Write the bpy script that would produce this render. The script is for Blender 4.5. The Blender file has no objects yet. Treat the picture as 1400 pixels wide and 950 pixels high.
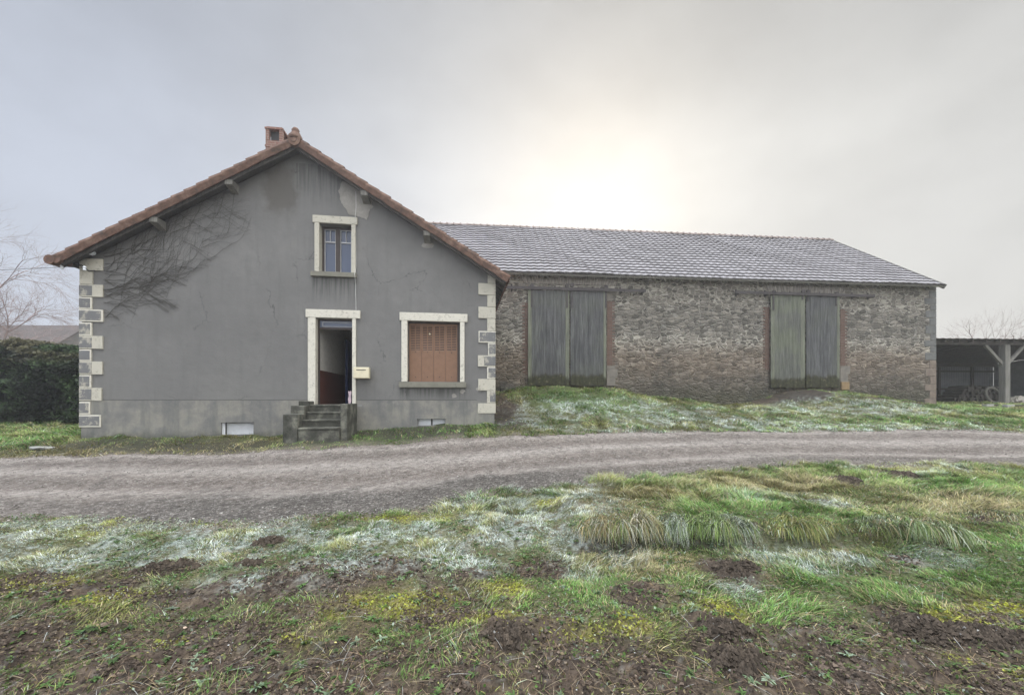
import bpy, bmesh, math, random
import numpy as np
from mathutils import Vector, Matrix
rnd = random.Random(11)
rng = np.random.default_rng(7)
C = bpy.context.scene.collection
DENS, SUN, EXPO = .0023, 1.8, 0.05
R = math.radians
F, CX, HY, ZC = 540.0, 700.0, 547.0, 1.6     # lens length in photo pixels, photo centre column, horizon row, eye height (m)

# ------------------------------------------------------------------ noise
def _hash(ix, iy, seed):
    h = (ix.astype(np.int64) * 374761393 + iy.astype(np.int64) * 668265263 + seed * 1442695041) & 0xFFFFFFFF
    h = ((h ^ (h >> 13)) * 1274126177) & 0xFFFFFFFF
    h = (h ^ (h >> 16)) & 0xFFFFFFFF
    return h / 4294967295.0
def vnoise(x, y, seed=0):
    x = np.asarray(x, float); y = np.asarray(y, float)
    ix = np.floor(x); iy = np.floor(y); fx = x - ix; fy = y - iy
    fx = fx * fx * (3 - 2 * fx); fy = fy * fy * (3 - 2 * fy)
    a = _hash(ix, iy, seed); b = _hash(ix + 1, iy, seed); c = _hash(ix, iy + 1, seed); d = _hash(ix + 1, iy + 1, seed)
    return (a * (1 - fx) + b * fx) * (1 - fy) + (c * (1 - fx) + d * fx) * fy
def fbm(x, y, scale, seed=0, octs=4, gain=.5):
    v = 0; amp = 1; tot = 0; s = scale
    for o in range(octs):
        v = v + amp * vnoise(x * s + 17.3 * o, y * s - 9.1 * o, seed + o); tot += amp; amp *= gain; s *= 2.03
    return v / tot
def sstep(a, b, x):
    t = np.clip((x - a) / (b - a), 0, 1); return t * t * (3 - 2 * t)

# ------------------------------------------------------------------ terrain measured from the photograph
CTRL = [(-3,1,0),(0,1,0),(3,1,0),(0,-4,0),(-8,-4,0),(8,-4,0),(0,2.4,0),(-4,2.6,.0),(4,2.6,.0),
 (-6.6,5.13,.1),(-3.1,4.76,.1),(-1.35,5.22,.12),(0,6.34,.18),(2.68,7.23,.22),(6.1,8.26,.3),(10.4,8.0,.25),(2,4.5,.1),(5,5,.12),(9,5,.12),
 (-10.97,8.47,.33),(-5.85,9.02,.38),(-4.3,9.3,.463),(-3.65,9.6,.48),(-.58,10.38,.62),(3.64,11.55,.68),(8.55,11.55,.68),(14.9,11.5,.66),
 (-10.89,9.9,.62),(-8,10.2,.62),(-6,10.5,.63),(-3.9,10.75,.72),(-2.5,11,.82),(-.5,11.3,.9),(-5,9.75,.59),
 (-18.8,14.5,.71),(-12,10.2,.58),(-16,10,.55),(-14,14,.66),
 (0,15.3,1.95),(0.4,15.2,2.02),(2.2,15.3,2.05),(3.9,15.5,2.02),(5.0,15.8,1.85),(7,15.95,1.6),(9.06,16.2,1.42),(10.6,16.3,1.72),(11.3,16.3,1.92),(12.8,16.4,1.98),(13.9,16.6,1.95),(16,16.8,1.68),(18.4,17.1,1.33),
 (11.4,15.2,1.48),(13,15.2,1.62),(13.4,14.2,1.3),(6.2,14.5,1.35),(2,13.8,1.5),(4,14,1.42),(.2,12.8,1.05),(16,14,1.15),(9.5,14.3,1.18),
 (-4,14.7,1.9),(-9,18,1.3),(-12,18,.9),
 (22,14,1.1),(22,19,1.45),(26,21,1.45),(20,22,1.45),(30,24,1.4),(24,30,1.4),(20,11.5,.7),(30,11,.7),(24,8,.35),(-20,9,.4),(-30,9,.5),(-24,4.5,.15),(-30,18,.8),(-20,28,.9),
 (-60,-20,0),(60,-20,0),(-60,20,.8),(70,20,1.2),(-60,80,1.),(70,80,1.4),(0,40,1.6),(0,100,1.4),(-160,120,1),(180,120,1.4),(-160,-60,0),(180,-60,0),(0,200,1.2),(0,-100,0)]
_c = np.array(CTRL, float)
def _phi(r2): return np.sqrt(r2 + .6 ** 2)
_d2 = ((_c[:, None, :2] - _c[None, :, :2]) ** 2).sum(-1)
_n = len(_c)
_A = np.zeros((_n + 3, _n + 3)); _A[:_n, :_n] = _phi(_d2) - np.eye(_n) * .02
_A[:_n, _n] = 1; _A[:_n, _n + 1:] = _c[:, :2]; _A[_n, :_n] = 1; _A[_n + 1:, :_n] = _c[:, :2].T
_w = np.linalg.solve(_A, np.concatenate([_c[:, 2], [0, 0, 0]]))
def H0(X, Y):
    X = np.asarray(X, float); Y = np.asarray(Y, float)
    sh = X.shape; x = X.ravel(); y = Y.ravel(); out = np.empty(x.shape)
    for s in range(0, len(x), 40000):
        xx = x[s:s + 40000]; yy = y[s:s + 40000]
        r2 = (xx[:, None] - _c[None, :, 0]) ** 2 + (yy[:, None] - _c[None, :, 1]) ** 2
        out[s:s + 40000] = _phi(r2) @ _w[:_n] + _w[_n] + xx * _w[_n + 1] + yy * _w[_n + 2]
    return out.reshape(sh)
def G(px, py):                       # the point of the ground that the photo shows at (px, py)
    lo, hi = 1.0, 80.0
    prev = None
    for D in np.arange(1.2, 60, .04):
        X = (px - CX) / F * D; z = ZC + (HY - py) / F * D
        if z < float(H0(np.array([X]), np.array([D]))[0]): return (X, D)
    return ((px - CX) / F * 60, 60)
_rf = np.array([(-60,7.8),(-30,8.0),(-18,8.2),(-10.97,8.47),(-5.85,9.02),(-4.3,9.3),(-3.65,9.6),(-.58,10.38),(3.64,11.55),(8.55,11.55),(14.9,11.5),(25,11.3),(60,11)])
_rn = np.array([(-60,4.8),(-30,4.9),(-12,5.15),(-6.6,5.13),(-3.1,4.76),(-1.35,5.22),(0,6.34),(2.68,7.23),(6.1,8.1),(10.4,8.0),(20,7.6),(60,7)])
def road_far(x):  return np.interp(x, _rf[:, 0], _rf[:, 1]) + .08 * (fbm(x, x * 0, 6, 15, 3) - .5) + .26 * (fbm(x, x * 0, 1.3, 5) - .5)
def road_near(x): return np.interp(x, _rn[:, 0], _rn[:, 1]) + .09 * (fbm(x, x * 0 + 3, 7, 19, 3) - .5) + .42 * (fbm(x, x * 0 + 3, 1.1, 9, 5) - .5)
def road_mask(X, Y): return np.minimum(sstep(0, .18, Y - road_near(X)), sstep(0, .18, road_far(X) - Y))

def blob(px, py, rx, ry):
    X, D = G(px, py); h = max(.35, ZC - float(H0(np.array([X]), np.array([D]))[0]))
    return (X, D, rx * D / F, max(.06, min(ry * D * D / (F * h), ry * D / F * (2.6 if D > 11 else 9))))
def blobmask(bs, X, Y, soft=.6, seed=3):
    m = np.zeros_like(X); n = fbm(X, Y, 3.2, seed, 4) - .5
    for (bx, by, rx, ry) in bs:
        q = np.sqrt(((X - bx) / rx) ** 2 + ((Y - by) / ry) ** 2) + n * 1.1
        m = np.maximum(m, 1 - sstep(1 - soft, 1 + soft, q))
    return m
SOIL = [blob(*b) for b in [(1090,540,60,7),(690,566,20,26),(1230,548,60,4),(1000,782,38,16),(985,868,38,34),(1260,868,46,20),(1330,882,50,26),(1010,900,60,20),(370,741,20,8),(232,776,45,7),(342,772,16,7),
        (1225,650,28,6),(1150,660,20,5),(1165,661,14,4),(1370,712,40,7),(880,812,44,20),(700,868,40,20),(600,840,50,16),(420,800,90,18),(130,800,90,16),(40,790,60,14),(250,815,120,16),(740,775,40,10),(640,782,30,8),(1130,690,14,5),(1240,770,18,6),(520,775,60,14),
        (1230,850,40,16),(1360,850,40,14),(480,798,60,10)]]
FROST = [blob(*b) for b in [(90,735,190,22),(300,740,220,26),(120,765,150,14),(420,745,200,26),(430,785,90,14),(640,740,120,30),(720,700,120,22),(770,675,60,14),(800,740,70,28),(360,800,110,12),(1240,640,70,6),(1090,690,70,12),(560,760,120,14),(200,720,160,16),
        (720,570,18,22),(900,558,90,10),(960,575,140,10),(1130,556,130,12),(1080,583,220,5),(820,588,140,6),(1190,562,90,10),(1210,588,160,5),(1180,765,60,14),(1090,765,90,18),(1280,765,50,12),(1000,800,30,12),(690,720,60,12),(760,560,60,14)]]
YELLOW = [blob(*b) for b in [(580,825,60,22),(690,808,40,16),(480,830,40,14),(60,800,70,16),(160,815,60,10),(650,850,50,12),(1310,855,50,12),(1380,840,40,14),(400,880,26,8),(240,880,30,8),(1310,905,20,14),(740,690,50,6),(560,712,60,6),(180,718,120,8),(700,865,20,8),(860,860,30,14),(780,870,60,12),(140,725,60,7),(1240,640,40,5),(990,840,30,20),(1390,930,30,20)]]
GREEN = [blob(*b) for b in [(730,795,90,24),(620,790,60,14),(860,790,40,14),(430,610,60,7),(560,598,110,10),(250,612,150,5),(50,600,70,16),(780,545,110,18),(1250,660,150,14),(1320,780,80,26),(1380,760,60,30),(1040,830,60,20),(930,740,60,26),(950,670,90,22),(1330,560,110,10),(1290,575,120,8),(1150,600,160,8),(1020,710,120,20),(1180,800,120,20),(860,830,30,14),(1140,850,40,12),(1230,900,16,10),(450,925,40,10)]]
OLIVE = [blob(*b) for b in [(880,680,90,14),(1050,665,140,12),(840,700,60,22),(560,800,120,16),(900,770,120,16),(100,620,160,6),(300,612,100,6),(690,560,40,20),(1300,690,110,16)]]
DARK = [blob(*b) for b in [(930,748,70,7),(1040,738,50,6),(1190,738,75,7),(838,749,45,7),(230,610,190,5),(560,592,100,4),(690,575,30,20),(1090,540,40,7),(420,604,60,4)]]  # tussock entries put the shade beneath the drooping blades into the ground colour

def zones(X, Y):
    z = {}
    z['frost'] = blobmask(FROST, X, Y, .55, 31) * (.1 + 1.25 * sstep(.3, .7, fbm(X, Y, 4, 41, 4))) * (1 - .1 * sstep(10, 12, Y)) * (1.2 - .45 * sstep(0, 1.6, X) * (Y < 9))
    soil = blobmask(SOIL, X, Y, .4, 32)
    fore = 1 - sstep(2.45, 3.15, Y + .55 * (fbm(X, Y, 1.5, 51, 4) - .5) * 2 + np.clip(X + .3, 0, 3) * .09)
    z['soil'] = np.clip(np.maximum(soil, fore * (.5 + .95 * fbm(X, Y, 3.5, 52, 3))), 0, 1)
    mid = sstep(2.6, 3.0, Y) * (1 - sstep(3.5, 4.0, Y + .3 * (fbm(X, Y, 2, 53) - .5))) * sstep(.50, .62, fbm(X, Y, 3.0, 54, 4)) * (1 - sstep(-1.0, .6, X))
    z['soil'] = np.maximum(z['soil'], mid * .8)
    z['yellow'] = blobmask(YELLOW, X, Y, .5, 33)
    z['green'] = blobmask(GREEN, X, Y, .6, 34)
    z['olive'] = blobmask(OLIVE, X, Y, .6, 35)
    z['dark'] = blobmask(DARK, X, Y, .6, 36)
    return z
BUMPS = [(1.12,4.33,.42,.15,.04),(1.95,4.35,.5,.16,.03),(2.65,4.4,.5,.16,.02),(3.72,4.35,.6,.18,.05)]      # banks under the tussocks
def fine(X, Y):
    near = 1 - sstep(6, 16, Y)
    rm = road_mask(X, Y)
    n = (fbm(X, Y, 1.1, 61, 3) - .5) * .14 + (fbm(X, Y, 4.5, 62, 3) - .5) * .05 * (.4 + near) + (fbm(X, Y, 16, 63, 4) - .5) * .03 * near
    for (bx, by, rx, ry, h) in BUMPS:
        n = n + h * np.exp(-((X - bx) / rx) ** 2 - ((Y - by) / ry) ** 2)
    n = n + .13 * (sstep(4.02, 4.22, Y + .12 * (fbm(X, Y * 0, 2.5, 65, 2) - .5)) * (1 - sstep(4.8, 6.4, Y)) - .0) * sstep(.45, .9, X) * (1 - sstep(4.2, 4.9, X))
    rut = .012 * np.sin((Y - road_near(X)) / np.maximum(road_far(X) - road_near(X), .5) * 12.6) + (fbm(X, Y, 9, 64, 3) - .5) * .012
    return n * (1 - rm) + rut * rm
def soil_rough(X, Y, soil):
    return soil * ((fbm(X, Y, 8, 71, 4) - .45) * .11 + (1 - np.abs(fbm(X, Y, 24, 73, 3) * 2 - 1)) * .035 - .02)
def HT(X, Y):
    s = zones(X, Y)['soil'] * (1 - road_mask(X, Y))
    return H0(X, Y) + fine(X, Y) + soil_rough(X, Y, s)

# ------------------------------------------------------------------ mesh helpers
def link(o, parent=None):
    C.objects.link(o)
    if parent is not None: o.parent = parent
    return o
def tag(o, label=None, cat=None, group=None, kind=None):
    if label: o['label'] = label
    if cat: o['category'] = cat
    if group: o['group'] = group
    if kind: o['kind'] = kind
    return o
def empty(name, loc, rz=0, parent=None):
    o = bpy.data.objects.new(name, None); o.location = loc; o.rotation_euler = (0, 0, rz); o.empty_display_size = .3
    return link(o, parent)
def np_mesh(name, V, Q, mats, parent=None, col=None, smooth=False, matidx=None, tri=False):
    k = 3 if tri else 4
    me = bpy.data.meshes.new(name)
    V = np.ascontiguousarray(V, np.float32); Q = np.ascontiguousarray(Q, np.int32)
    me.vertices.add(len(V)); me.vertices.foreach_set('co', V.ravel())
    me.loops.add(Q.size); me.loops.foreach_set('vertex_index', Q.ravel())
    me.polygons.add(len(Q)); me.polygons.foreach_set('loop_start', np.arange(0, Q.size, k, dtype=np.int32))
    for m in (mats if isinstance(mats, (list, tuple)) else [mats]): me.materials.append(m)
    if matidx is not None: me.polygons.foreach_set('material_index', np.ascontiguousarray(matidx, np.int32))
    me.polygons.foreach_set('use_smooth', np.full(len(Q), smooth))
    me.update(calc_edges=True)
    if col is not None:
        a = me.color_attributes.new('Col', 'FLOAT_COLOR', 'POINT')
        c = np.ones((len(V), 4), np.float32); c[:, :3] = col; a.data.foreach_set('color', c.ravel())
    o = bpy.data.objects.new(name, me)
    return link(o, parent)

class MB:
    """collects boxes, quads and tubes for ONE mesh"""
    def __init__(s): s.v = []; s.f = []; s.m = []; s.uv = None
    def add(s, vs, fs, m=0):
        b = len(s.v); s.v += [tuple(map(float, p)) for p in vs]
        for f in fs: s.f.append([b + i for i in f]); s.m.append(m)
    def box(s, x0, x1, y0, y1, z0, z1, m=0, j=0):
        vs = [(x, y, z) for z in (z0, z1) for y in (y0, y1) for x in (x0, x1)]
        if j: vs = [tuple(c + rnd.uniform(-j, j) for c in p) for p in vs]
        s.add(vs, [(0,2,3,1),(4,5,7,6),(0,1,5,4),(2,6,7,3),(0,4,6,2),(1,3,7,5)], m)
    def quad(s, a, b, c, d, m=0): s.add([a, b, c, d], [(0, 1, 2, 3)], m)
    def beam(s, p, q, w, h, m=0, up=(0, 0, 1)):
        p = Vector(p); q = Vector(q); d = (q - p).normalized(); u = Vector(up)
        if abs(d.dot(u)) > .98: u = Vector((0, 1, 0))
        x = d.cross(u).normalized() * w / 2; y = x.cross(d).normalized() * h / 2
        vs = [p - x - y, p + x - y, p + x + y, p - x + y, q - x - y, q + x - y, q + x + y, q - x + y]
        s.add(vs, [(3,2,1,0),(4,5,6,7),(0,1,5,4),(1,2,6,5),(2,3,7,6),(3,0,4,7)], m)
    def tube(s, pts, rad, n=6, m=0, cap=True):
        pts = [Vector(p) for p in pts]; k = len(pts)
        if k < 2: return
        b = len(s.v); pu = None
        for i, p in enumerate(pts):
            d = (pts[min(i + 1, k - 1)] - pts[max(i - 1, 0)])
            if d.length < 1e-7: d = Vector((0, 0, 1))
            d.normalize()
            u = d.cross(Vector((0, 0, 1)) if abs(d.z) < .9 else Vector((0, 1, 0))) if pu is None else (pu - d * pu.dot(d))
            if u.length < 1e-5: u = d.orthogonal()
            u.normalize(); pu = u; w = d.cross(u); r = rad[i] if hasattr(rad, '__len__') else rad
            for a in range(n):
                t = 2 * math.pi * a / n; s.v.append(tuple(p + u * (r * math.cos(t)) + w * (r * math.sin(t))))
        for i in range(k - 1):
            for a in range(n):
                c = (a + 1) % n; s.f.append([b + i * n + a, b + i * n + c, b + (i + 1) * n + c, b + (i + 1) * n + a]); s.m.append(m)
        if cap:
            s.f.append([b + a for a in range(n)][::-1]); s.m.append(m); s.f.append([b + (k - 1) * n + a for a in range(n)]); s.m.append(m)
    def build(s, name, mats, parent=None, z0=0, bevel=0, smooth=False, loc=None):
        me = bpy.data.meshes.new(name)
        me.from_pydata([(x, y, z - z0) for x, y, z in s.v], [], s.f)
        for m in (mats if isinstance(mats, (list, tuple)) else [mats]): me.materials.append(m)
        for p, i in zip(me.polygons, s.m): p.material_index = i; p.use_smooth = smooth
        if s.uv:
            l = me.uv_layers.new(name='UVMap')
            for i, lp in enumerate(me.loops): l.data[i].uv = s.uv[lp.vertex_index]
        me.update()
        o = bpy.data.objects.new(name, me)
        if loc: o.location = loc
        if bevel:
            b = o.modifiers.new('bevel', 'BEVEL'); b.width = bevel; b.segments = 2; b.limit_method = 'ANGLE'
        return link(o, parent)

# ------------------------------------------------------------------ materials
class NT:
    def __init__(s, name):
        s.m = bpy.data.materials.new(name); s.m.use_nodes = True; s.t = s.m.node_tree; s.t.nodes.clear()
        s.out = s.n('ShaderNodeOutputMaterial'); s.p = s.n('ShaderNodeBsdfPrincipled'); s.l(s.p.outputs[0], s.out.inputs[0])
        s.p.inputs['Roughness'].default_value = .85; s.p.inputs['Specular IOR Level'].default_value = .3
    def n(s, t, **k):
        o = s.t.nodes.new(t)
        for a, b in k.items(): setattr(o, a, b)
        return o
    def l(s, a, b): s.t.links.new(a, b)
    def put(s, sock, v):
        if isinstance(v, bpy.types.NodeSocket): s.l(v, sock)
        elif v is not None:
            if isinstance(v, tuple) and len(v) == 3 and sock.type == 'RGBA': v = v + (1,)
            sock.default_value = v
    def obj(s): return s.n('ShaderNodeTexCoord').outputs['Object']
    def sep(s, v): o = s.n('ShaderNodeSeparateXYZ'); s.l(v, o.inputs[0]); return o.outputs
    def comb(s, x, y, z=0.):
        o = s.n('ShaderNodeCombineXYZ'); s.put(o.inputs[0], x); s.put(o.inputs[1], y); s.put(o.inputs[2], z); return o.outputs[0]
    def math(s, op, a, b=None, c=None, clamp=False):
        o = s.n('ShaderNodeMath', operation=op, use_clamp=clamp); s.put(o.inputs[0], a); s.put(o.inputs[1], b)
        if c is not None: s.put(o.inputs[2], c)
        return o.outputs[0]
    def vmul(s, v, k):
        o = s.n('ShaderNodeVectorMath', operation='MULTIPLY'); s.l(v, o.inputs[0]); o.inputs[1].default_value = k; return o.outputs[0]
    def vadd(s, a, b):
        o = s.n('ShaderNodeVectorMath', operation='ADD'); s.put(o.inputs[0], a); s.put(o.inputs[1], b); return o.outputs[0]
    def noise(s, v, scale, detail=4, rough=.55, color=False, dist=0):
        o = s.n('ShaderNodeTexNoise'); s.l(v, o.inputs['Vector']); o.inputs['Scale'].default_value = scale
        o.inputs['Detail'].default_value = detail; o.inputs['Roughness'].default_value = rough; o.inputs['Distortion'].default_value = dist
        return o.outputs['Color' if color else 'Fac']
    def vor(s, v, scale, feature='F1', out='Distance', rnd_=1):
        o = s.n('ShaderNodeTexVoronoi', feature=feature); s.l(v, o.inputs['Vector']); o.inputs['Scale'].default_value = scale
        o.inputs['Randomness'].default_value = rnd_; return o.outputs[out]
    def ramp(s, f, stops, interp='LINEAR'):
        o = s.n('ShaderNodeValToRGB'); s.put(o.inputs[0], f); r = o.color_ramp; r.interpolation = interp
        while len(r.elements) < len(stops): r.elements.new(.5)
        for e, (p, c) in zip(r.elements, stops):
            e.position = p; e.color = (c + (1,)) if isinstance(c, tuple) else (c, c, c, 1)
        return o.outputs[0]
    def mr(s, v, a, b, c=0., d=1., smooth=True):
        o = s.n('ShaderNodeMapRange', interpolation_type='SMOOTHSTEP' if smooth else 'LINEAR'); s.put(o.inputs[0], v)
        for i, x in enumerate((a, b, c, d)): o.inputs[i + 1].default_value = x
        return o.outputs[0]
    def mix(s, f, a, b, mode='MIX'):
        o = s.n('ShaderNodeMix', data_type='RGBA', blend_type=mode); s.put(o.inputs[0], f); s.put(o.inputs[6], a); s.put(o.inputs[7], b); return o.outputs[2]
    def bump(s, h, dist=.01, strength=1):
        o = s.n('ShaderNodeBump'); o.inputs['Strength'].default_value = strength; o.inputs['Distance'].default_value = dist
        s.l(h, o.inputs['Height']); s.l(o.outputs[0], s.p.inputs['Normal'])
    def base(s, c): s.put(s.p.inputs['Base Color'], c); return s.m

def m_speckle(name, c1, c2, scale=8, rough=.85, bump=.004, c3=None, fine_=60):
    t = NT(name); v = t.obj(); n = t.noise(v, scale, 6, .65)
    c = t.ramp(n, [(.35, c1), (.65, c2)]) if c3 is None else t.ramp(n, [(.3, c1), (.5, c2), (.66, c3)])
    f = t.noise(v, fine_, 3, .7); c = t.mix(t.mr(f, .3, .7, 0, .35), c, t.mix(1, c, (.45, .45, .45), 'MULTIPLY'))
    t.p.inputs['Roughness'].default_value = rough
    if bump: t.bump(t.math('ADD', n, f), bump)
    return t.base(c)

def m_render():          # cement render of the gable: grey, finely grained, with soft weather patches
    t = NT('cement_render'); v = t.obj(); x, y, z = t.sep(v)
    big = t.noise(v, .55, 5, .6); med = t.noise(v, 3, 5, .6); fin = t.noise(v, 90, 3, .7)
    streak = t.noise(t.vmul(v, (5, 5, .5)), 1, 5, .6)
    c = t.ramp(big, [(.3, (.178, .177, .173)), (.55, (.21, .208, .203)), (.75, (.245, .242, .234))])
    c = t.mix(t.mr(med, .35, .7, 0, .4), c, (.162, .162, .158)); c = t.mix(t.mr(streak, .5, .75, 0, .4), c, (.14, .141, .136))
    # rain-darkened stain left of the ridge
    q = t.vadd(v, t.vmul(t.noise(v, 2.5, 4, .6, True), (.9, 0, .9)))
    qx, qy, qz = t.sep(q)
    d = t.math('POWER', t.math('ADD', t.math('POWER', t.math('DIVIDE', t.math('SUBTRACT', qx, 5.15), .55), 2.), t.math('POWER', t.math('DIVIDE', t.math('SUBTRACT', qz, 7.7 - .6), .85), 2.)), .5)
    c = t.mix(t.mr(d, .5, 1.1, .6, 0), c, (.095, .085, .07))
    low = t.mr(z, 1.0, 3.0, 1, 0)
    c = t.mix(t.math('MULTIPLY', low, t.mr(big, .4, .6, 0, .5)), c, (.20, .20, .19))
    w2 = t.vadd(v, t.vmul(t.noise(v, 3, 4, .7, True), (.5, 0, .5)))
    q2 = t.comb(t.sep(w2)[0], t.sep(w2)[2], 0.); cr = t.vor(q2, .55, 'DISTANCE_TO_EDGE', 'Distance', 1.)
    crack = t.math('MULTIPLY', t.mr(cr, 0, .006, 1, 0), t.mr(t.noise(v, .8, 3, .6), .5, .6, 0, .7)); c = t.mix(crack, c, (.07, .07, .068))
    for (x0, x1, zt, ln) in STREAKS:
        m = t.math('MULTIPLY', t.mr(x, x0 - .08, x0 + .1, 0, 1), t.mr(x, x1 - .1, x1 + .08, 1, 0)); m = t.math('MULTIPLY', m, t.mr(t.math('SUBTRACT', zt, z), 0., ln, 1, 0)); m = t.math('MULTIPLY', m, t.math('LESS_THAN', z, zt))
        c = t.mix(t.math('MULTIPLY', m, t.mr(t.noise(t.vmul(v, (14, 1, .5)), 1, 4, .6), .4, .62, 0, .75)), c, (.085, .088, .082))
    c = t.mix(t.mr(fin, .25, .75, 0, .8), c, t.mix(1, c, (.5, .5, .5), 'MULTIPLY'))
    t.bump(t.math('ADD', t.math('MULTIPLY', fin, .9), t.math('MULTIPLY', med, 1.5)), .012)
    t.p.inputs['Roughness'].default_value = .95
    return t.base(c)
def m_plinth():
    t = NT('plinth_cement'); v = t.obj(); x, y, z = t.sep(v)
    a = t.noise(v, 1.3, 6, .65); b = t.noise(v, 5, 5, .65); fin = t.noise(v, 70, 3, .7)
    drip = t.noise(t.vmul(v, (6, 1, .8)), 1, 5, .6)
    c = t.ramp(a, [(.3, (.13, .132, .13)), (.46, (.175, .173, .164)), (.58, (.235, .228, .20)), (.75, (.16, .162, .16))])
    c = t.mix(t.mr(drip, .42, .7, 0, .6), c, (.12, .125, .12)); c = t.mix(t.mr(b, .55, .75, 0, .5), c, (.27, .265, .24))
    wet = t.mr(t.math('ADD', z, t.math('MULTIPLY', b, .3)), .05, .4, .75, 0)
    c = t.mix(wet, c, (.05, .055, .04)); c = t.mix(t.mr(fin, .3, .75, 0, .5), c, t.mix(1, c, (.6, .6, .6), 'MULTIPLY'))
    t.bump(t.math('ADD', t.math('MULTIPLY', fin, .5), b), .008)
    return t.base(c)
def m_limestone(name='pale_limestone', dirt=.5, base=((.38, .365, .31), (.52, .495, .42))):
    t = NT(name); v = t.obj(); a = t.noise(v, 3.5, 6, .7); b = t.noise(v, 14, 5, .7); f = t.noise(v, 80, 3, .7)
    c = t.mix(a, base[0], base[1]); c = t.mix(t.mr(b, .52, .68, 0, dirt), c, (.12, .12, .10)); c = t.mix(t.mr(f, .4, .7, 0, .25), c, (.2, .2, .17))
    t.bump(t.math('ADD', b, f), .004); return t.base(c)
def m_barnstone():
    t = NT('rubble_stone'); v = t.obj(); x, y, z = t.sep(v); z = t.math('ADD', z, 1.4)
    warp = t.vmul(t.vadd(t.noise(v, 2.2, 3, .6, True), (-.5, -.5, -.5)), (.40, 0, .16))
    w2 = t.vmul(t.vadd(t.noise(v, 9, 2, .6, True), (-.5, -.5, -.5)), (.09, 0, .05))
    p = t.vadd(t.vadd(v, warp), w2); px, py, pz = t.sep(p)
    q = t.comb(t.math('MULTIPLY', px, 4.3), t.math('MULTIPLY', pz, 8.6), 0.)
    e = t.vor(q, 1, 'DISTANCE_TO_EDGE', 'Distance', .72); cell = t.vor(q, 1, 'F1', 'Color', .72)
    cr, cg, cb = t.sep(cell)
    big = t.noise(v, .5, 4, .6); med = t.noise(v, 2.1, 5, .65); fin = t.noise(v, 26, 4, .7); vfin = t.noise(v, 90, 2, .7)
    zz = t.math('ADD', z, t.math('MULTIPLY', t.math('SUBTRACT', med, .5), 1.3))
    # mortar width and paleness vary in bands: fresh pointing under the eaves and at mid height
    band = t.ramp(t.math('DIVIDE', zz, 7.), [(.0, .0), (.36, .05), (.44, .12), (.53, .5), (.575, 1.), (.62, .32), (.66, .12), (.74, .25), (.80, .75), (.86, 1.), (1., .9)])
    band = t.math('MULTIPLY', band, t.mr(t.noise(v, 1.1, 4, .6), .3, .62, .25, 1.1))
    band = t.math('MAXIMUM', band, t.mr(t.noise(v, 1.4, 5, .7), .56, .66, 0, .7))
    thr = t.math('ADD', .03, t.math('MULTIPLY', band, .11)); thr = t.math('ADD', thr, t.math('MULTIPLY', t.math('SUBTRACT', fin, .5), .20))
    mort = t.math('SMOOTH_MIN', 1., t.math('DIVIDE', t.math('SUBTRACT', thr, e), .04, None, True), .05, True)
    grey = t.ramp(cr, [(.0, (.10, .094, .082)), (.35, (.17, .157, .136)), (.65, (.23, .213, .185)), (1., (.31, .285, .245))])
    brown = t.ramp(cr, [(.0, (.11, .09, .072)), (.4, (.19, .155, .122)), (.7, (.25, .208, .168)), (1., (.30, .26, .215))])
    lowc = t.ramp(cg, [(.0, (.065, .058, .048)), (.5, (.12, .108, .09)), (1., (.19, .175, .15))])
    f1 = t.mr(zz, 3.3, 4.15, 1, 0); f2 = t.mr(t.math('ADD', zz, t.math('MULTIPLY', big, 1.2)), 2.6, 3.7, 1, 0)
    c = t.mix(f1, grey, brown); c = t.mix(t.math('MULTIPLY', f2, .8), c, lowc)
    dirty = t.mr(t.noise(v, .8, 5, .7), .5, .68, 0, .75); c = t.mix(t.math('MULTIPLY', dirty, t.math('MULTIPLY', f1, .8)), c, (.07, .072, .07))
    mc = t.mix(f1, (.40, .375, .325), (.36, .305, .24)); mc = t.mix(t.mr(band, 0, .7, .75, .0), mc, t.mix(f1, (.15, .15, .14), (.19, .15, .115)))
    mc = t.mix(t.math('MULTIPLY', f2, .7), mc, (.12, .11, .09))
    c = t.mix(t.mr(fin, .35, .7, 0, .5), c, t.mix(1, c, (.5, .5, .5), 'MULTIPLY')); c = t.mix(mort, c, mc)
    c = t.mix(t.mr(t.noise(v, 5, 5, .75), .6, .72, 0, .5), c, (.26, .25, .215)); c = t.mix(t.mr(vfin, .55, .8, 0, .4), c, (.04, .04, .035))
    foot = t.mr(t.math('ADD', z, t.math('MULTIPLY', med, .9)), 2.1, 2.75, .5, 0); c = t.mix(foot, c, (.05, .055, .032))
    h = t.math('ADD', t.mr(e, 0, .16, 0, 1), t.math('MULTIPLY', fin, .8)); t.bump(h, .06, 1.)
    t.p.inputs['Roughness'].default_value = .95
    return t.base(c)
def m_brick(name, c1, c2, mortar, sx=1, rot=False):
    t = NT(name); v = t.obj(); x, y, z = t.sep(v)
    u = t.comb(t.math('ADD', x, y), z, 0.)
    b = t.n('ShaderNodeTexBrick'); t.l(u, b.inputs['Vector']); b.inputs['Scale'].default_value = 1
    b.inputs['Brick Width'].default_value = .22; b.inputs['Row Height'].default_value = .07; b.inputs['Mortar Size'].default_value = .007
    b.inputs['Color1'].default_value = c1 + (1,); b.inputs['Color2'].default_value = c2 + (1,); b.inputs['Mortar'].default_value = mortar + (1,)
    n = t.noise(v, 12, 5, .7); c = t.mix(t.mr(n, .45, .75, 0, .55), b.outputs[0], (.10, .085, .07))
    t.bump(t.math('SUBTRACT', n, b.outputs[1]), .006); return t.base(c)
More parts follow.
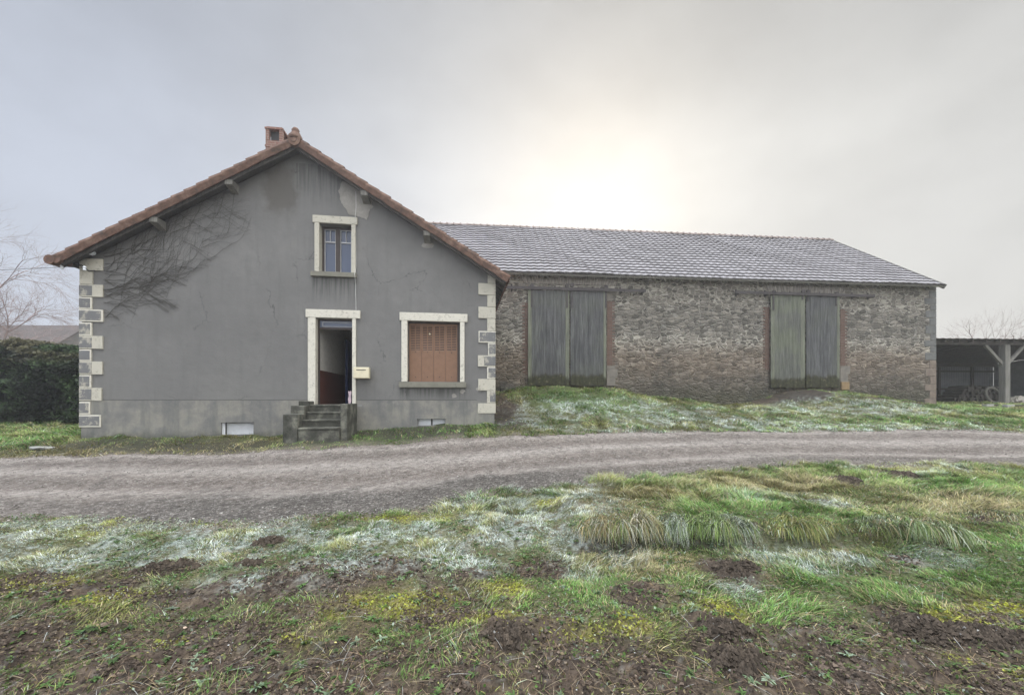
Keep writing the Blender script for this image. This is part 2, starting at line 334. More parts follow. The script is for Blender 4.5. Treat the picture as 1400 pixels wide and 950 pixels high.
def m_wood(name, dark, mid, light, green=.0, zlo=None, sc=1.0):
    t = NT(name); v = t.obj(); x, y, z = t.sep(v)
    g = t.noise(t.vmul(v, (45 * sc, 45 * sc, 1.6)), 1, 6, .7); w = t.noise(t.vmul(v, (9, 9, .8)), 1, 5, .65); a = t.noise(v, .9, 4, .6)
    c = t.ramp(t.math('ADD', t.math('MULTIPLY', g, .65), t.math('MULTIPLY', w, .35)), [(.34, dark), (.5, mid), (.66, light)])
    if green: c = t.mix(t.mr(t.math('ADD', a, t.math('MULTIPLY', w, .4)), .62, .85, 0, green), c, (.13, .15, .085))
    if zlo is not None:
        m = t.mr(t.math('ADD', z, t.math('MULTIPLY', t.math('SUBTRACT', t.noise(t.vmul(v, (4, 4, 1.5)), 1, 5, .7), .5), .5)), zlo, zlo + .16, 1, 0)
        c = t.mix(m, c, t.ramp(t.noise(v, 9, 5, .7), [(.35, (.018, .017, .012)), (.6, (.04, .042, .02)), (.75, (.22, .18, .12))]))
    t.bump(g, .004); t.p.inputs['Roughness'].default_value = .8
    return t.base(c)
def m_tile(name, c_low, c_mid, c_hi, frost, fcol):
    t = NT(name); uv = t.n('ShaderNodeTexCoord').outputs['UV']; u, w, _ = t.sep(uv)
    wn = t.n('ShaderNodeTexWhiteNoise'); t.l(t.comb(t.math('FLOOR', u), t.math('FLOOR', w), 0.), wn.inputs[0])
    v = t.obj(); n = t.noise(v, 5, 5, .7); b = t.noise(v, .5, 4, .6); f = t.noise(v, 60, 3, .7)
    c = t.ramp(t.math('ADD', t.math('MULTIPLY', wn.outputs[0], .55), t.math('MULTIPLY', n, .45)), [(.15, c_low), (.5, c_mid), (.85, c_hi)])
    fr = t.math('FRACT', w)      # frost lies on the exposed face, the lower lip and the channel stay bare
    m = t.math('MULTIPLY', t.mr(fr, .06, .3, 0, 1), t.mr(t.math('ADD', b, t.math('MULTIPLY', n, .5)), .45, .85, .55, 1))
    c = t.mix(t.math('MULTIPLY', m, frost), c, fcol); c = t.mix(t.mr(f, .5, .8, 0, .3), c, (.1, .09, .09))
    t.bump(n, .004); t.p.inputs['Roughness'].default_value = .6; return t.base(c)
def m_vcol(name, trans=.0, rough=.8, var=.3, sc=60, bump=0):
    t = NT(name); a = t.n('ShaderNodeAttribute', attribute_name='Col').outputs['Color']
    c = a
    if var:
        n = t.noise(t.obj(), sc, 4, .7); c = t.mix(t.mr(n, .3, .7, 0, var * 1.6), a, t.mix(1, a, (.35, .34, .33), 'MULTIPLY'))
        if bump: t.bump(n, bump)
    t.p.inputs['Roughness'].default_value = rough; t.p.inputs['Specular IOR Level'].default_value = .25
    t.base(c)
    if trans:
        tr = t.n('ShaderNodeBsdfTranslucent'); t.l(c, tr.inputs[0]); mx = t.n('ShaderNodeMixShader'); mx.inputs[0].default_value = trans
        t.l(t.p.outputs[0], mx.inputs[1]); t.l(tr.outputs[0], mx.inputs[2]); t.l(mx.outputs[0], t.out.inputs[0])
    return t.m
def m_track():
    t = NT('gravel_surface'); v = t.obj(); a = t.n('ShaderNodeAttribute', attribute_name='Col').outputs['Color']
    w = t.vadd(v, t.vmul(t.noise(v, 20, 2, .6, True), (.02, .02, 0)))
    k1 = t.sep(t.vor(w, 34, 'F1', 'Color'))[0]; k2 = t.sep(t.vor(w, 75, 'F1', 'Color'))[1]; n = t.noise(v, 6, 6, .75); n2 = t.noise(v, 40, 4, .7)
    f = t.math('ADD', t.math('ADD', t.math('MULTIPLY', k1, .40), t.math('MULTIPLY', k2, .35)), t.math('ADD', t.math('MULTIPLY', n, .5), t.math('MULTIPLY', n2, .45)))
    c = t.mix(t.mr(f, .45, .85, 1, 0, False), a, t.mix(1, a, (.38, .36, .34), 'MULTIPLY')); c = t.mix(t.mr(f, .95, 1.3, 0, .8, False), c, (.46, .44, .41))
    e = t.vor(w, 34, 'DISTANCE_TO_EDGE'); t.bump(t.math('ADD', t.mr(e, 0, .25), t.math('MULTIPLY', k2, .5)), .014); t.p.inputs['Roughness'].default_value = .9
    return t.base(c)
def m_plain(name, c, rough=.6, spec=.3, metal=0):
    t = NT(name); n = t.noise(t.obj(), 7, 5, .65); t.p.inputs['Roughness'].default_value = rough; t.p.inputs['Specular IOR Level'].default_value = spec; t.p.inputs['Metallic'].default_value = metal
    return t.base(t.mix(t.mr(n, .4, .7, 0, .35), c, tuple(x * .62 for x in c)))
M = {}
M['plinth'] = m_plinth(); M['stone'] = m_limestone(dirt=.55); M['stone_dirty'] = m_limestone('weathered_limestone', .75)
M['stone_white'] = m_limestone('painted_limestone', .5, ((.48, .46, .405), (.66, .635, .55)))
M['sill'] = m_limestone('mossy_sill_stone', .97, ((.10, .10, .08), (.24, .23, .19)))
def m_quoin():
    t = NT('grey_quoin_face'); v = t.obj(); a = t.noise(v, 3.3, 6, .7); b = t.noise(v, 13, 5, .75); f = t.noise(v, 70, 3, .7)
    c = t.mix(a, (.12, .125, .135), (.19, .19, .185)); c = t.mix(t.mr(t.math('ADD', a, t.math('MULTIPLY', b, .6)), .82, .90, 0, .85), c, (.40, .38, .32)); c = t.mix(t.mr(f, .4, .7, 0, .4), c, (.09, .09, .085))
    t.bump(t.math('ADD', b, f), .008); return t.base(c)
M['quoin_grey'] = m_quoin()
M['barn'] = m_barnstone()
M['brick'] = m_brick('red_brick', (.17, .082, .06), (.21, .11, .085), (.26, .22, .19))
M['brick_old'] = m_brick('old_jamb_brick', (.115, .068, .053), (.145, .09, .072), (.14, .12, .10))
M['door_wood'] = m_wood('weathered_barn_boards', (.026, .027, .029), (.066, .068, .071), (.15, .152, .157), .12, 1.12)
M['door_wood2'] = m_wood('green_stained_boards', (.036, .038, .034), (.085, .089, .08), (.17, .172, .16), .35, 1.0)
M['edge_board'] = m_wood('lichen_edge_board', (.06, .064, .05), (.12, .127, .10), (.21, .22, .17), .15, 1.0)
M['old_wood'] = m_wood('grey_timber', (.07, .068, .06), (.15, .145, .13), (.25, .24, .22), .1)
M['dark_wood'] = m_wood('dark_timber', (.02, .018, .016), (.045, .04, .035), (.08, .07, .06), 0)
M['iron'] = m_plain('rusty_iron', (.045, .04, .042), .6)
M['tile_barn'] = m_tile('frosted_barn_tile', (.062, .058, .062), (.10, .095, .10), (.14, .132, .138), .8, (.27, .265, .285))
M['tile_house'] = m_tile('terracotta_tile', (.14, .055, .035), (.20, .08, .05), (.27, .12, .075), .25, (.3, .28, .26))
M['verge'] = m_speckle('old_terracotta', (.055, .04, .03), (.125, .07, .05), 5, .85, .008, (.20, .13, .095), 22)
M['ridge'] = m_speckle('ridge_tile_clay', (.11, .09, .07), (.22, .17, .15), 5, .8, .004, (.36, .34, .34), 30)
M['shutter'] = m_plain('brown_painted_steel', (.19, .108, .068), .5)
M['frame_brown'] = m_plain('dark_window_paint', (.045, .035, .032), .5)
M['frame_white'] = m_plain('chipped_white_paint', (.42, .43, .45), .5)
M['letterbox'] = m_plain('cream_enamel', (.60, .55, .40), .4, .5)
M['wall_white'] = m_plain('hall_distemper', (.62, .62, .58), .8)
M['wainscot'] = m_plain('oxblood_wainscot', (.10, .032, .022), .6)
M['blue'] = m_plain('blue_door_paint', (.012, .03, .12), .5)
M['floor_tile'] = m_speckle('hall_floor_cement', (.2, .2, .2), (.3, .3, .29), 4)
M['concrete'] = m_speckle('mossy_step_concrete', (.03, .032, .025), (.08, .08, .068), 3.5, .9, .012, (.19, .19, .155), 30)
M['concrete_pale'] = m_speckle('pale_slab_concrete', (.22, .22, .21), (.34, .34, .32), 5)
M['vine'] = m_plain('bare_vine_bark', (.065, .06, .053), .8)
M['bark'] = m_speckle('lichened_bark', (.10, .085, .075), (.19, .165, .15), 9)
M['twig'] = m_plain('pale_twig_bark', (.26, .20, .19), .8)
M['cable'] = m_plain('dark_cable', (.03, .03, .03), .5)
M['cable_white'] = m_plain('white_cable', (.55, .55, .53), .5)
M['ceramic'] = m_plain('white_ceramic', (.7, .74, .78), .3)
M['sheet'] = m_speckle('dull_metal_sheet', (.13, .135, .145), (.20, .21, .22), 2, .6, .002)
M['sheet_rust'] = m_speckle('dull_roof_sheet', (.10, .085, .075), (.17, .15, .14), 2, .6, .002)
M['slate'] = m_speckle('far_roof_tile', (.06, .05, .046), (.10, .085, .08), 3)
M['patch'] = m_speckle('pale_repair_mortar', (.24, .23, .21), (.33, .315, .29), 4, .95, .005)
M['vent'] = m_plain('whitewashed_vent_board', (.55, .57, .60), .7)
M['lilac'] = m_plain('pink_patterned_cloth', (.42, .33, .36), .8)
M['leaf'] = m_vcol('leaf_blades', .25, .7, .25, 120)
M['grasscol'] = m_vcol('grass_blades', .2, .75, 0)
M['ground'] = m_vcol('soil_and_turf', 0, .95, .55, 38, .012)
M['roadm'] = m_track()
M['clod'] = m_vcol('clod_soil', 0, .95, .5, 60, .008)
def m_glass():
    t = NT('old_window_glass'); t.p.inputs['Roughness'].default_value = .12; t.p.inputs['Specular IOR Level'].default_value = .5
    n = t.noise(t.obj(), 2.2, 3, .5); t.bump(n, .01)
    return t.base((.055, .075, .13))
M['glass'] = m_glass()

# ------------------------------------------------------------------ frames of the two buildings
class Fr:
    def __init__(s, ox, oy, ang): s.o = (ox, oy); s.a = ang; s.c = math.cos(ang); s.s = math.sin(ang)
    def w(s, u, v): return (s.o[0] + u * s.c - v * s.s, s.o[1] + u * s.s + v * s.c)
    def hit(s, px, py, v=0.):       # photo pixel -> (u, z) on the plane v = const
        k = (px - CX) / F
        # X = k*Y ; X = ox+u c - v s ; Y = oy+u s+v c
        u = (k * (s.o[1] + v * s.c) - s.o[0] + v * s.s) / (s.c - k * s.s)
        Y = s.o[1] + u * s.s + v * s.c
        return u, ZC + (HY - py) / F * Y
    def u(s, px, v=0.): return s.hit(px, HY, v)[0]
    def z(s, px, py, v=0.): return s.hit(px, py, v)[1]
HA = math.atan2(1.39, 10.38); HF = Fr(-10.89, 10.0, HA); HW = 10.47
BA = R(5.35)
_bo = (-.285 - math.cos(BA) * 4.05, 15.4 - math.sin(BA) * 4.05); BF = Fr(_bo[0], _bo[1], BA)

STREAKS = [(HF.u(426), HF.u(488), HF.z(457, 380) - .62, .9), (HF.u(546), HF.u(637), HF.z(590, 531) - .62, .45), (HF.u(209), HF.u(226), HF.z(217, 300) - .62, .8), (HF.u(400), HF.u(470), HF.z(430, 225) - .62, 1.4)]
M['render'] = m_render()
def strip_wall(mb, u0, u1, zb, top, holes, v=0., m=0, extra=()):
    us = sorted(set([u0, u1] + [h[0] for h in holes] + [h[1] for h in holes] + list(extra)))
    for a, b in zip(us[:-1], us[1:]):
        zs = [(zb, zb)]
        cur = zb
        for h in sorted([h for h in holes if h[0] <= a + 1e-6 and h[1] >= b - 1e-6], key=lambda h: h[2]):
            if h[2] > cur + 1e-5: mb.quad((a, v, cur), (b, v, cur), (b, v, h[2]), (a, v, h[2]), m)
            cur = h[3]
        mb.quad((a, v, cur), (b, v, cur), (b, v, top(b)), (a, v, top(a)), m)
def reveal(mb, h, d, v=0., m=0):
    a, b, c, e = h
    mb.quad((a, v, c), (a, v, e), (a, v + d, e), (a, v + d, c), m); mb.quad((b, v, c), (b, v + d, c), (b, v + d, e), (b, v, e), m)
    mb.quad((a, v, e), (b, v, e), (b, v + d, e), (a, v + d, e), m); mb.quad((a, v, c), (a, v + d, c), (b, v + d, c), (b, v, c), m)

def tiled(name, P, A, U, L, W, cu, cw, mats, parent, amp=.018, lip=.03, z0=0, seg=6):
    """interlocking tiles: P eave corner, A unit along the eave, U unit up the slope; every course has a lip and every tile a roll"""
    P, A, U = Vector(P), Vector(A).normalized(), Vector(U).normalized(); N = A.cross(U).normalized()
    if N.z < 0: N = -N
    nt = int(round(L / cu)); nc = int(round(W / cw)); cu = L / nt; cw = W / nc
    ns = nt * seg + 1
    s = np.arange(ns) / seg; ph = s % 1
    prof = np.where(ph < .62, np.sin(ph / .62 * math.pi) * 1.0, -.35 * np.sin((ph - .62) / .38 * math.pi)) * amp
    V = []; UV = []
    rowz = [(0.0, lip + .0), (.28, lip * .86), (1.04, lip * .0 + .003)]
    r = np.random.default_rng(abs(hash(name)) % 99 if False else len(name))
    for c in range(nc):
        off = (c % 2) * .0
        jt = np.repeat(r.uniform(-.006, .006, nt + 1), seg)[:ns]
        rows = [(-.012, -.012 + 0)] + rowz
        for i, (t, hgt) in enumerate(rows):
            tt = t if i else 0.0
            wob = jt * (1 - tt)
            d = (c + tt) * cw
            hh = (hgt if i else 0.0) + prof * (1 if i else 1)
            pts = np.outer(s * cu, np.array(A)) + np.array(P) + np.outer(np.full(ns, d) + wob, np.array(U)) + np.outer(hh, np.array(N))
            V.append(pts); UV.append(np.stack([s + .5 * 0, np.full(ns, c + min(max(tt, .01), .98))], 1))
    V = np.concatenate(V); UV = np.concatenate(UV); Q = []
    V = V + ((fbm(V[:, 0] + V[:, 1], V[:, 2], .45, 201, 3) - .5) * .09 + (fbm(V[:, 0] + V[:, 1] * 1.7, V[:, 2], 3.5, 202, 2) - .5) * .02)[:, None] * np.array(N)[None]
    k = 4
    for c in range(nc):
        for i in range(k - 1):
            b = (c * k + i) * ns; a = np.arange(ns - 1)
            Q.append(np.stack([b + a, b + a + 1, b + a + 1 + ns, b + a + ns], 1))
    Q = np.concatenate(Q)
    V[:, 2] -= z0
    o = np_mesh(name, V, Q, mats, parent, smooth=False)
    l = o.data.uv_layers.new(name='UVMap'); l.data.foreach_set('uv', UV[Q.ravel()].astype(np.float32).ravel())
    return o

# ================================================================== FARMHOUSE
HZ = .62
house = empty('farmhouse', (HF.o[0], HF.o[1], HZ), HA)
tag(house, 'grey rendered gabled farmhouse with pale stone corners and open front door', 'house')
VO = -.38
ul, zl = HF.hit(72, 352, VO); ua, za = HF.hit(403, 188, VO); ur, zr = HF.hit(697, 379, VO)
sl = (za - zl) / (ua - ul); sr = (za - zr) / (ur - ua)
def roof_z(u): return za - (sl * (ua - u) if u < ua else sr * (u - ua))
RT = .26      # roof build-up below the tile line
def wall_top(u): return roof_z(u) - RT + .1
def H(p): return HF.hit(*p)
def hole(x0, y0, x1, y1):
    xm = (x0 + x1) / 2; return (HF.u(x0), HF.u(x1), HF.z(xm, y1), HF.z(xm, y0))
h_up = hole(437, 307, 481, 373); h_door = hole(432, 435.5, 482, 553); h_win = hole(557, 440, 629, 522)
v1 = hole(303, 577.5, 347, 594); v2 = hole(571, 572.5, 609, 581.5)
PZ = 1.6
mb = MB()
strip_wall(mb, 0, HW, .2, wall_top, [h_up, (h_door[0], h_door[1], h_door[2], h_door[3]), h_win, (v1[0], v1[1], v1[2], v1[3]), (v2[0], v2[1], v2[2], v2[3])], extra=(ua,))
HD = 8.2
mb.quad((0, 0, .2), (0, 0, wall_top(0)), (0, HD, wall_top(0)), (0, HD, .2)); mb.quad((HW, 0, .2), (HW, HD, .2), (HW, HD, wall_top(HW)), (HW, 0, wall_top(HW)))
mb.add([(0, HD, .2), (0, HD, wall_top(0)), (ua, HD, wall_top(ua)), (HW, HD, wall_top(HW)), (HW, HD, .2)], [(0, 1, 2, 3, 4)])
for h, d in ((h_up, .3), (h_win, .3)): reveal(mb, h, d)
mb.build('wall', M['render'], house, HZ)
# plinth
mb = MB(); pp = .018
strip_wall(mb, -.004, HW + .004, .1, lambda u: PZ, [(h_door[0] - .13, h_door[1] + .1, .1, PZ - .001), v1, v2], v=-pp)
mb.quad((-.004, -pp, PZ), (h_door[0] - .13, -pp, PZ), (h_door[0] - .13, 0, PZ), (-.004, 0, PZ)); mb.quad((h_door[1] + .1, -pp, PZ), (HW + .004, -pp, PZ), (HW + .004, 0, PZ), (h_door[1] + .1, 0, PZ))
for h in (v1, v2): reveal(mb, h, .22, -pp)
mb.build('plinth', M['plinth'], house, HZ)
# dark strip painting a shadow line over the plinth
mb = MB(); mb.box(0.35, h_door[0] - .15, -.0035, .003, PZ + .002, PZ + .016); mb.box(h_door[1] + .12, HW - .5, -.0035, .003, PZ + .002, PZ + .016); mb.build('plinth_shadow', m_plain('shadow_line', (.06, .06, .058)), house, HZ)
for h, sp in ((v1, 1), (v2, 2)):
    a, b, c, d = h; f = MB()
    f.box(a - .01, b + .01, -pp - .02, -pp + .0, d, d + .03); vo = f.build('cellar_vent', M['plinth'], house, HZ, .004)
    q = MB(); w = (b - a)
    if sp == 1: q.box(a + .07, b, .10, .13, c, d - .02); q.box(a, a + .07, .02, .05, c, d)
    else: q.box(a + .01, a + w * .47, .1, .13, c, d); q.box(a + w * .53, b - .01, .1, .13, c, d)
    q.build('vent_board', M['vent'], vo, 0).location = (0, 0, -HZ)
    q = MB(); q.box(a - .02, b + .02, .2, .24, c - .02, d + .02); q.build('vent_back', M['frame_brown'], house, HZ)
# quoins: long and short blocks; most carry a pale border round a grey face
def quoin(u0, u1, z0, z1, style, side):
    q = MB(); j = .006
    q.box(u0 + rnd.uniform(-j, j), u1 + rnd.uniform(-j, j), -.035, .25, z0 + .004, z1 - .004, 0)
    mats = [M['stone' if style != 1 else 'stone_white'], M['quoin_grey'], M['stone_dirty']]
    b = .035
    if style == 1: q.box(u0 + (b if side < 0 else b) - (b if side < 0 else 0), u1 - b + (b if side > 0 else 0), -.041, -.03, z0 + b + .004, z1 - b, 1)
    if style == 2: q.box(u0 if side < 0 else u0 + (u1 - u0) * .35, u1 - (u1 - u0) * .45 if side < 0 else u1 - .0, -.041, -.03, z0 + b, z1 - b, 1)
    o = q.build('quoin', mats, house, HZ, .008)
L = [(353.5,370,142,0),(370,389,128,0),(389,406,142,2),(406.5,423,127,1),(423,440,142,1),(441,459,127,1),(459,477,141.5,2),(477.5,494,126.5,1),(494,512,141,2),(512.5,530,126,1),(530,548,140.5,2),(549,566.5,125,1),(567,584,139.5,1)]
for (ya, yb, xr, st) in L:
    quoin(-.035, HF.u(xr), HF.z(115, yb), HF.z(115, ya), st, -1)
Rr = [(374,388,667,0),(388,404,654,0),(404,420,666,0),(420,436,654,0),(436,453,666,0),(453,469,654,1),(469,486,667,1),(486,501.5,653.5,2),(501.5,518,666,1),(518,534,653.5,0),(534,551,665.5,2),(551,565,653,0)]
for (ya, yb, xl, st) in Rr:
    quoin(HF.u(xl), HW + .035, HF.z(676, yb), HF.z(676, ya), st, 1)
# repair patch high on the gable
pts = [(463,262),(466,276),(471,284),(478,294),(490,296),(497,299),(502,301),(505,290),(507,280),(510,275),(511,270),(498,263),(485,256),(476,249),(468,248)]
pv = []
for i, (x, y) in enumerate(pts):
    x2, y2 = pts[(i + 1) % len(pts)]
    for k in range(4):
        t = k / 4; u, z = HF.hit(x + (x2 - x) * t + rnd.uniform(-.7, .7), y + (y2 - y) * t + rnd.uniform(-.7, .7)); pv.append((u, z))
mb = MB(); n = len(pv); mb.add([(u, -.012, z) for u, z in pv] + [(u, .01, z) for u, z in pv], [tuple(range(n))] + [(i, i + n, (i + 1) % n + n, (i + 1) % n) for i in range(n)])
mb.build('mortar_patch', M['patch'], house, HZ)
for (x, y) in ((655, 532), (632, 535), (621, 541)):
    u, z = HF.hit(x, y); mb = MB(); k = 9
    ring = [(u + .10 * math.cos(6.28 * i / k) * rnd.uniform(.5, 1.1), z + .07 * math.sin(6.28 * i / k) * rnd.uniform(.5, 1.1)) for i in range(k)]
    mb.add([(a, -.004, b) for a, b in ring], [tuple(range(k))]); mb.build('mortar_patch', M['patch'], house, HZ)

def surround(name, parent, lin, ja, jb, op, mat, p=-.045, dep=.30):
    """lintel (x0,y0,x1,y1), jamb outer edges, opening"""
    m = MB(); x0, y0, x1, y1 = lin; xm = (x0 + x1) / 2
    m.box(HF.u(x0), HF.u(x1), p - .005, .2, HF.z(xm, y1), HF.z(xm, y0))
    m.box(HF.u(ja), op[0] + .002, p, dep, op[2] + .002, HF.z(xm, y1) - .002); m.box(op[1] - .002, HF.u(jb), p, dep, op[2] + .002, HF.z(xm, y1) - .002)
    return m.build(name, mat, parent, HZ, .01)
# upper window
w = MB(); a, b, c, d = h_up; fw = .06; vf = .2
w.box(a, b, vf, vf + .07, d - fw, d); w.box(a, b, vf, vf + .07, c, c + fw); w.box(a, a + fw, vf + .001, vf + .07, c + fw, d - fw); w.box(b - fw, b, vf + .001, vf + .07, c + fw, d - fw)
mid = (a + b) / 2; w.box(mid - .06, mid + .06, vf - .01, vf + .06, c + fw, d - fw)
win = w.build('window', M['frame_brown'], house, HZ, .006)
mb = MB()
for (l, r) in ((a + fw, mid - .06), (mid + .06, b - fw)):
    t = .018; zt = d - fw; zb = c + fw; zq = zt - (zt - zb) * .29; y0 = vf + .015; y1 = vf + .045
    mb.box(l, l + t, y0, y1, zb, zt); mb.box(r - t, r, y0, y1, zb, zt); mb.box(l + t, r - t, y0, y1, zt - t, zt); mb.box(l + t, r - t, y0, y1, zb, zb + t); mb.box(l + t, r - t, y0, y1, zq - t, zq + t)
    mm = (l + r) / 2; mb.box(mm - t / 2, mm + t / 2, y0, y1, zq + t, zt - t)
    g = MB(); g.box(l, r, vf + .048, vf + .056, zb, zt); o = g.build('pane', M['glass'], win, HZ); 
o = mb.build('glazing_bar', M['frame_white'], win, HZ)
o = surround('stone_surround', house, (428, 296.5, 489, 306.5), 430.5, 486.5, h_up, M['stone'])
s = MB(); s.box(HF.u(426), HF.u(488), -.10, .2, HF.z(457, 379.5), HF.z(457, 373)); s.build('sill', M['sill'], house, HZ, .01)
# shuttered window
a, b, c, d = h_win; w = MB(); vf = .14
w.box(a, b, vf, vf + .05, d - .03, d); w.box(a, a + .03, vf, vf + .05, c, d - .03); w.box(b - .07, b, vf - .03, vf + .05, c, d - .03)
win = w.build('window', M['frame_brown'], house, HZ, .004)
g = MB(); g.box(a, b, .25, .26, c, d); g.build('pane', M['glass'], win, HZ)
n = 4; l0 = a + .032; r0 = b - .072; pw = (r0 - l0) / n
for i in range(n):
    s = MB(); l = l0 + i * pw + .003; r = l0 + (i + 1) * pw - .003; z0 = c + .01; z1 = d - .035; y = vf + (.0 if i % 2 else .006)
    lt = z1 - .06; lb = z1 - (z1 - z0) * .47; nl = 15
    s.box(l, r, y, y + .02, z0, lb); s.box(l, r, y, y + .02, lt, z1); s.box(l, l + .035, y, y + .02, lb, lt); s.box(r - .035, r, y, y + .02, lb, lt)
    for k in range(nl):
        zz = lb + (lt - lb) * (k + .5) / nl; hh = (lt - lb) / nl
        s.add([(l + .035, y + .001, zz - hh * .46), (r - .035, y + .001, zz - hh * .46), (r - .035, y + .017, zz + hh * .12), (l + .035, y + .017, zz + hh * .12)], [(0, 1, 2, 3)])
    s.box(l + .035, r - .035, y + .021, y + .023, lb, lt, 1); s.box((l + r) / 2 - .012, (l + r) / 2 + .012, y - .002, y + .018, lb, lt)  # dark plate behind the slats stands for the shade in the gaps
    for zz in (z0 + .12, lb - .05): s.box((l + r) / 2 - .012, (l + r) / 2 + .012, y - .008, y, zz, zz + .024, 1)
    s.build('shutter', [M['shutter'], M['frame_brown']], house, HZ, .002)
kn = MB(); uk, zk = HF.hit(587.5, 456.5, vf - .02); kn.tube([(uk, vf - .03, zk), (uk, vf + .005, zk)], [.022, .022], 10); kn.build('latch_knob', M['letterbox'], house, HZ)
surround('stone_surround', house, (546.5, 428.5, 639, 439.5), 549, 635, h_win, M['stone_white'])
s = MB(); s.box(HF.u(546), HF.u(637), -.11, .16, HF.z(590, 530), HF.z(590, 522.5)); s.build('sill', M['sill'], house, HZ, .012)
# doorway
surround('stone_surround', house, (418.5, 424, 493, 435), 421.5, 487, h_door, M['stone_white'], dep=.28)
a, b, c, d = h_door
tr = MB(); zt = HF.z(457, 449.5); tr.box(a, b, .14, .2, d - .04, d); tr.box(a, b, .14, .2, zt, zt + .06); tr.box(a, a + .045, .141, .2, c, d - .04); tr.box(b - .02, b, .141, .2, c, d - .04)
df = tr.build('door_frame', M['frame_brown'], house, HZ, .004)
g = MB(); g.box(a + .045, b - .02, .165, .172, zt + .06, d - .04); g.build('fanlight', M['glass'], df, HZ)
g = MB(); l = a + .12; r = b - .06; z0 = zt + .08; z1 = d - .07; t = .012
g.box(l, r, .15, .164, z1 - t, z1); g.box(l, r, .15, .164, z0, z0 + t); g.box(l, l + t, .15, .164, z0, z1); g.build('glazing_bar', M['frame_white'], df, HZ)
# the hall behind the open door
hl = a - .02; hr = b + .25; hd = 3.4; fz = c
g = MB(); zs = fz + .93
g.quad((hl, .28, zs), (hl, hd, zs), (hl, hd, fz + 2.6), (hl, .28, fz + 2.6)); g.quad((hr, .28, fz), (hr, hd, fz), (hr, hd, fz + 2.6), (hr, .28, fz + 2.6)); g.quad((hl, hd, fz), (hl, hd, fz + 2.6), (hr, hd, fz + 2.6), (hr, hd, fz))
g.quad((hl, .28, fz + 2.6), (hl, hd, fz + 2.6), (hr, hd, fz + 2.6), (hr, .28, fz + 2.6))
g.box(hl - .2, a, .27, .3, fz, fz + 2.6); g.box(b, hr + .1, .27, .3, fz, fz + 2.6); g.build('hall_wall', M['wall_white'], house, HZ)
g = MB(); g.box(hl - .02, hl + .015, .301, hd, fz, zs); g.box(hl - .02, hl + .028, .301, hd, zs, zs + .03); g.build('wainscot', M['wainscot'], house, HZ)
g = MB(); g.box(hl, hr, -.02, hd, fz - .06, fz); g.build('hall_floor', M['floor_tile'], house, HZ)
g = MB(); g.box(hl + .18, hl + .26, 2.2, 3.1, fz, fz + 2.1); g.box(hl + .02, hl + .9, hd - .06, hd - .02, fz, fz + 2.15); g.build('inner_door', M['blue'], house, HZ)
g = MB(); g.box(b - .05, b - .01, .22, 1.05, fz + .01, zt - .005); do = g.build('front_door', M['wainscot'], house, HZ, .004)
g = MB(); g.box(b - .075, b - .05, .95, .97, fz + 1.0, fz + 1.02); g.box(b - .09, b - .075, .86, .97, fz + .995, fz + 1.025); g.build('handle', M['iron'], do, HZ)
# thin white cable down the gable
g = MB(); pts = []
for i in range(15):
    y = 262 + (424 - 262) * i / 14; u, z = HF.hit(486.6 + .3 * math.sin(i), y); out = -.03 if 292 < y < 310 or 368 < y < 384 else -.012
    pts.append((u, out - (.05 if 292 < y < 308 else 0) - (.1 if 368 < y < 384 else 0), z))
g.tube(pts, .006, 5); g.build('wall_cable', M['cable_white'], house, HZ)

# roof of the house
VB = HD + .3
def slope(sgn):
    ue, ze = (ul, zl) if sgn < 0 else (ur, zr)
    dx = ua - ue; dz = za - ze; Ls = math.hypot(dx, dz); up = (dx / Ls, 0, dz / Ls)
    o = tiled('roof_slope', (ue, VO + .05, ze - .05), (0, 1, 0), up, VB - VO - .05, Ls, .21, .345, M['tile_house'], house, z0=HZ)
    nx, nz = (-up[2], up[0]) if sgn < 0 else (up[2], -up[0])
    if nz < 0: nx, nz = -nx, -nz
    # boarding and rafters under the tiles
    s = MB(); P = lambda t, n, v: (ue + up[0] * t + nx * n, v, ze + up[2] * t + nz * n)
    def slab(t0, t1, n0, n1, va, vb):
        s.add([P(t0, n0, va), P(t1, n0, va), P(t1, n1, va), P(t0, n1, va), P(t0, n0, vb), P(t1, n0, vb), P(t1, n1, vb), P(t0, n1, vb)], [(0,1,2,3),(7,6,5,4),(0,4,5,1),(1,5,6,2),(2,6,7,3),(3,7,4,0)])
    slab(.02, Ls - .05, -.12, -.095, VO + .03, VB)
    k = 0; v = VO + .06
    while v < VB - .1: slab(.03, Ls - .12, -.22, -.121, v, v + .07); v += .55
    s.build('eave_board', M['dark_wood'], house, HZ)
    # verge tiles: one stepped row up the rake
    s = MB(); nc = int(round(Ls / .345)); cw = Ls / nc
    for i in range(nc):
        t0 = i * cw; t1 = t0 + cw * 1.06; j = rnd.uniform(-.008, .008)
        pr = [(-.0, -.155), (-.03, -.03), (-.005, .035), (.07, .055), (.15, .035)]       # (v outward offset, n)
        for seg in range(len(pr) - 1):
            (va, na), (vb, nb) = pr[seg], pr[seg + 1]
            lo = .03; hi = 0.0
            s.quad(P(t0, na + lo * (na > -.1) + j, VO + va), P(t1, na + hi + j, VO + va), P(t1, nb + hi + j, VO + vb), P(t0, nb + lo + j, VO + vb))
        s.add([P(t0, -.155 + j, VO), P(t0, .0 + j, VO - .03), P(t0, .065 + j, VO - .0), P(t0, .085 + j, VO + .07), P(t0, .065 + j, VO + .15), P(t0, -.02 + j, VO + .15), P(t0, -.155 + j, VO + .03)], [(0, 1, 2, 3, 4, 5, 6)])
        s.quad(P(t0, -.155 + j, VO), P(t0, -.155 + j, VO + .03), P(t1, -.155 + j, VO + .03), P(t1, -.155 + j, VO))
    s.build('verge_tiles', M['verge'], house, HZ)
    return P, Ls
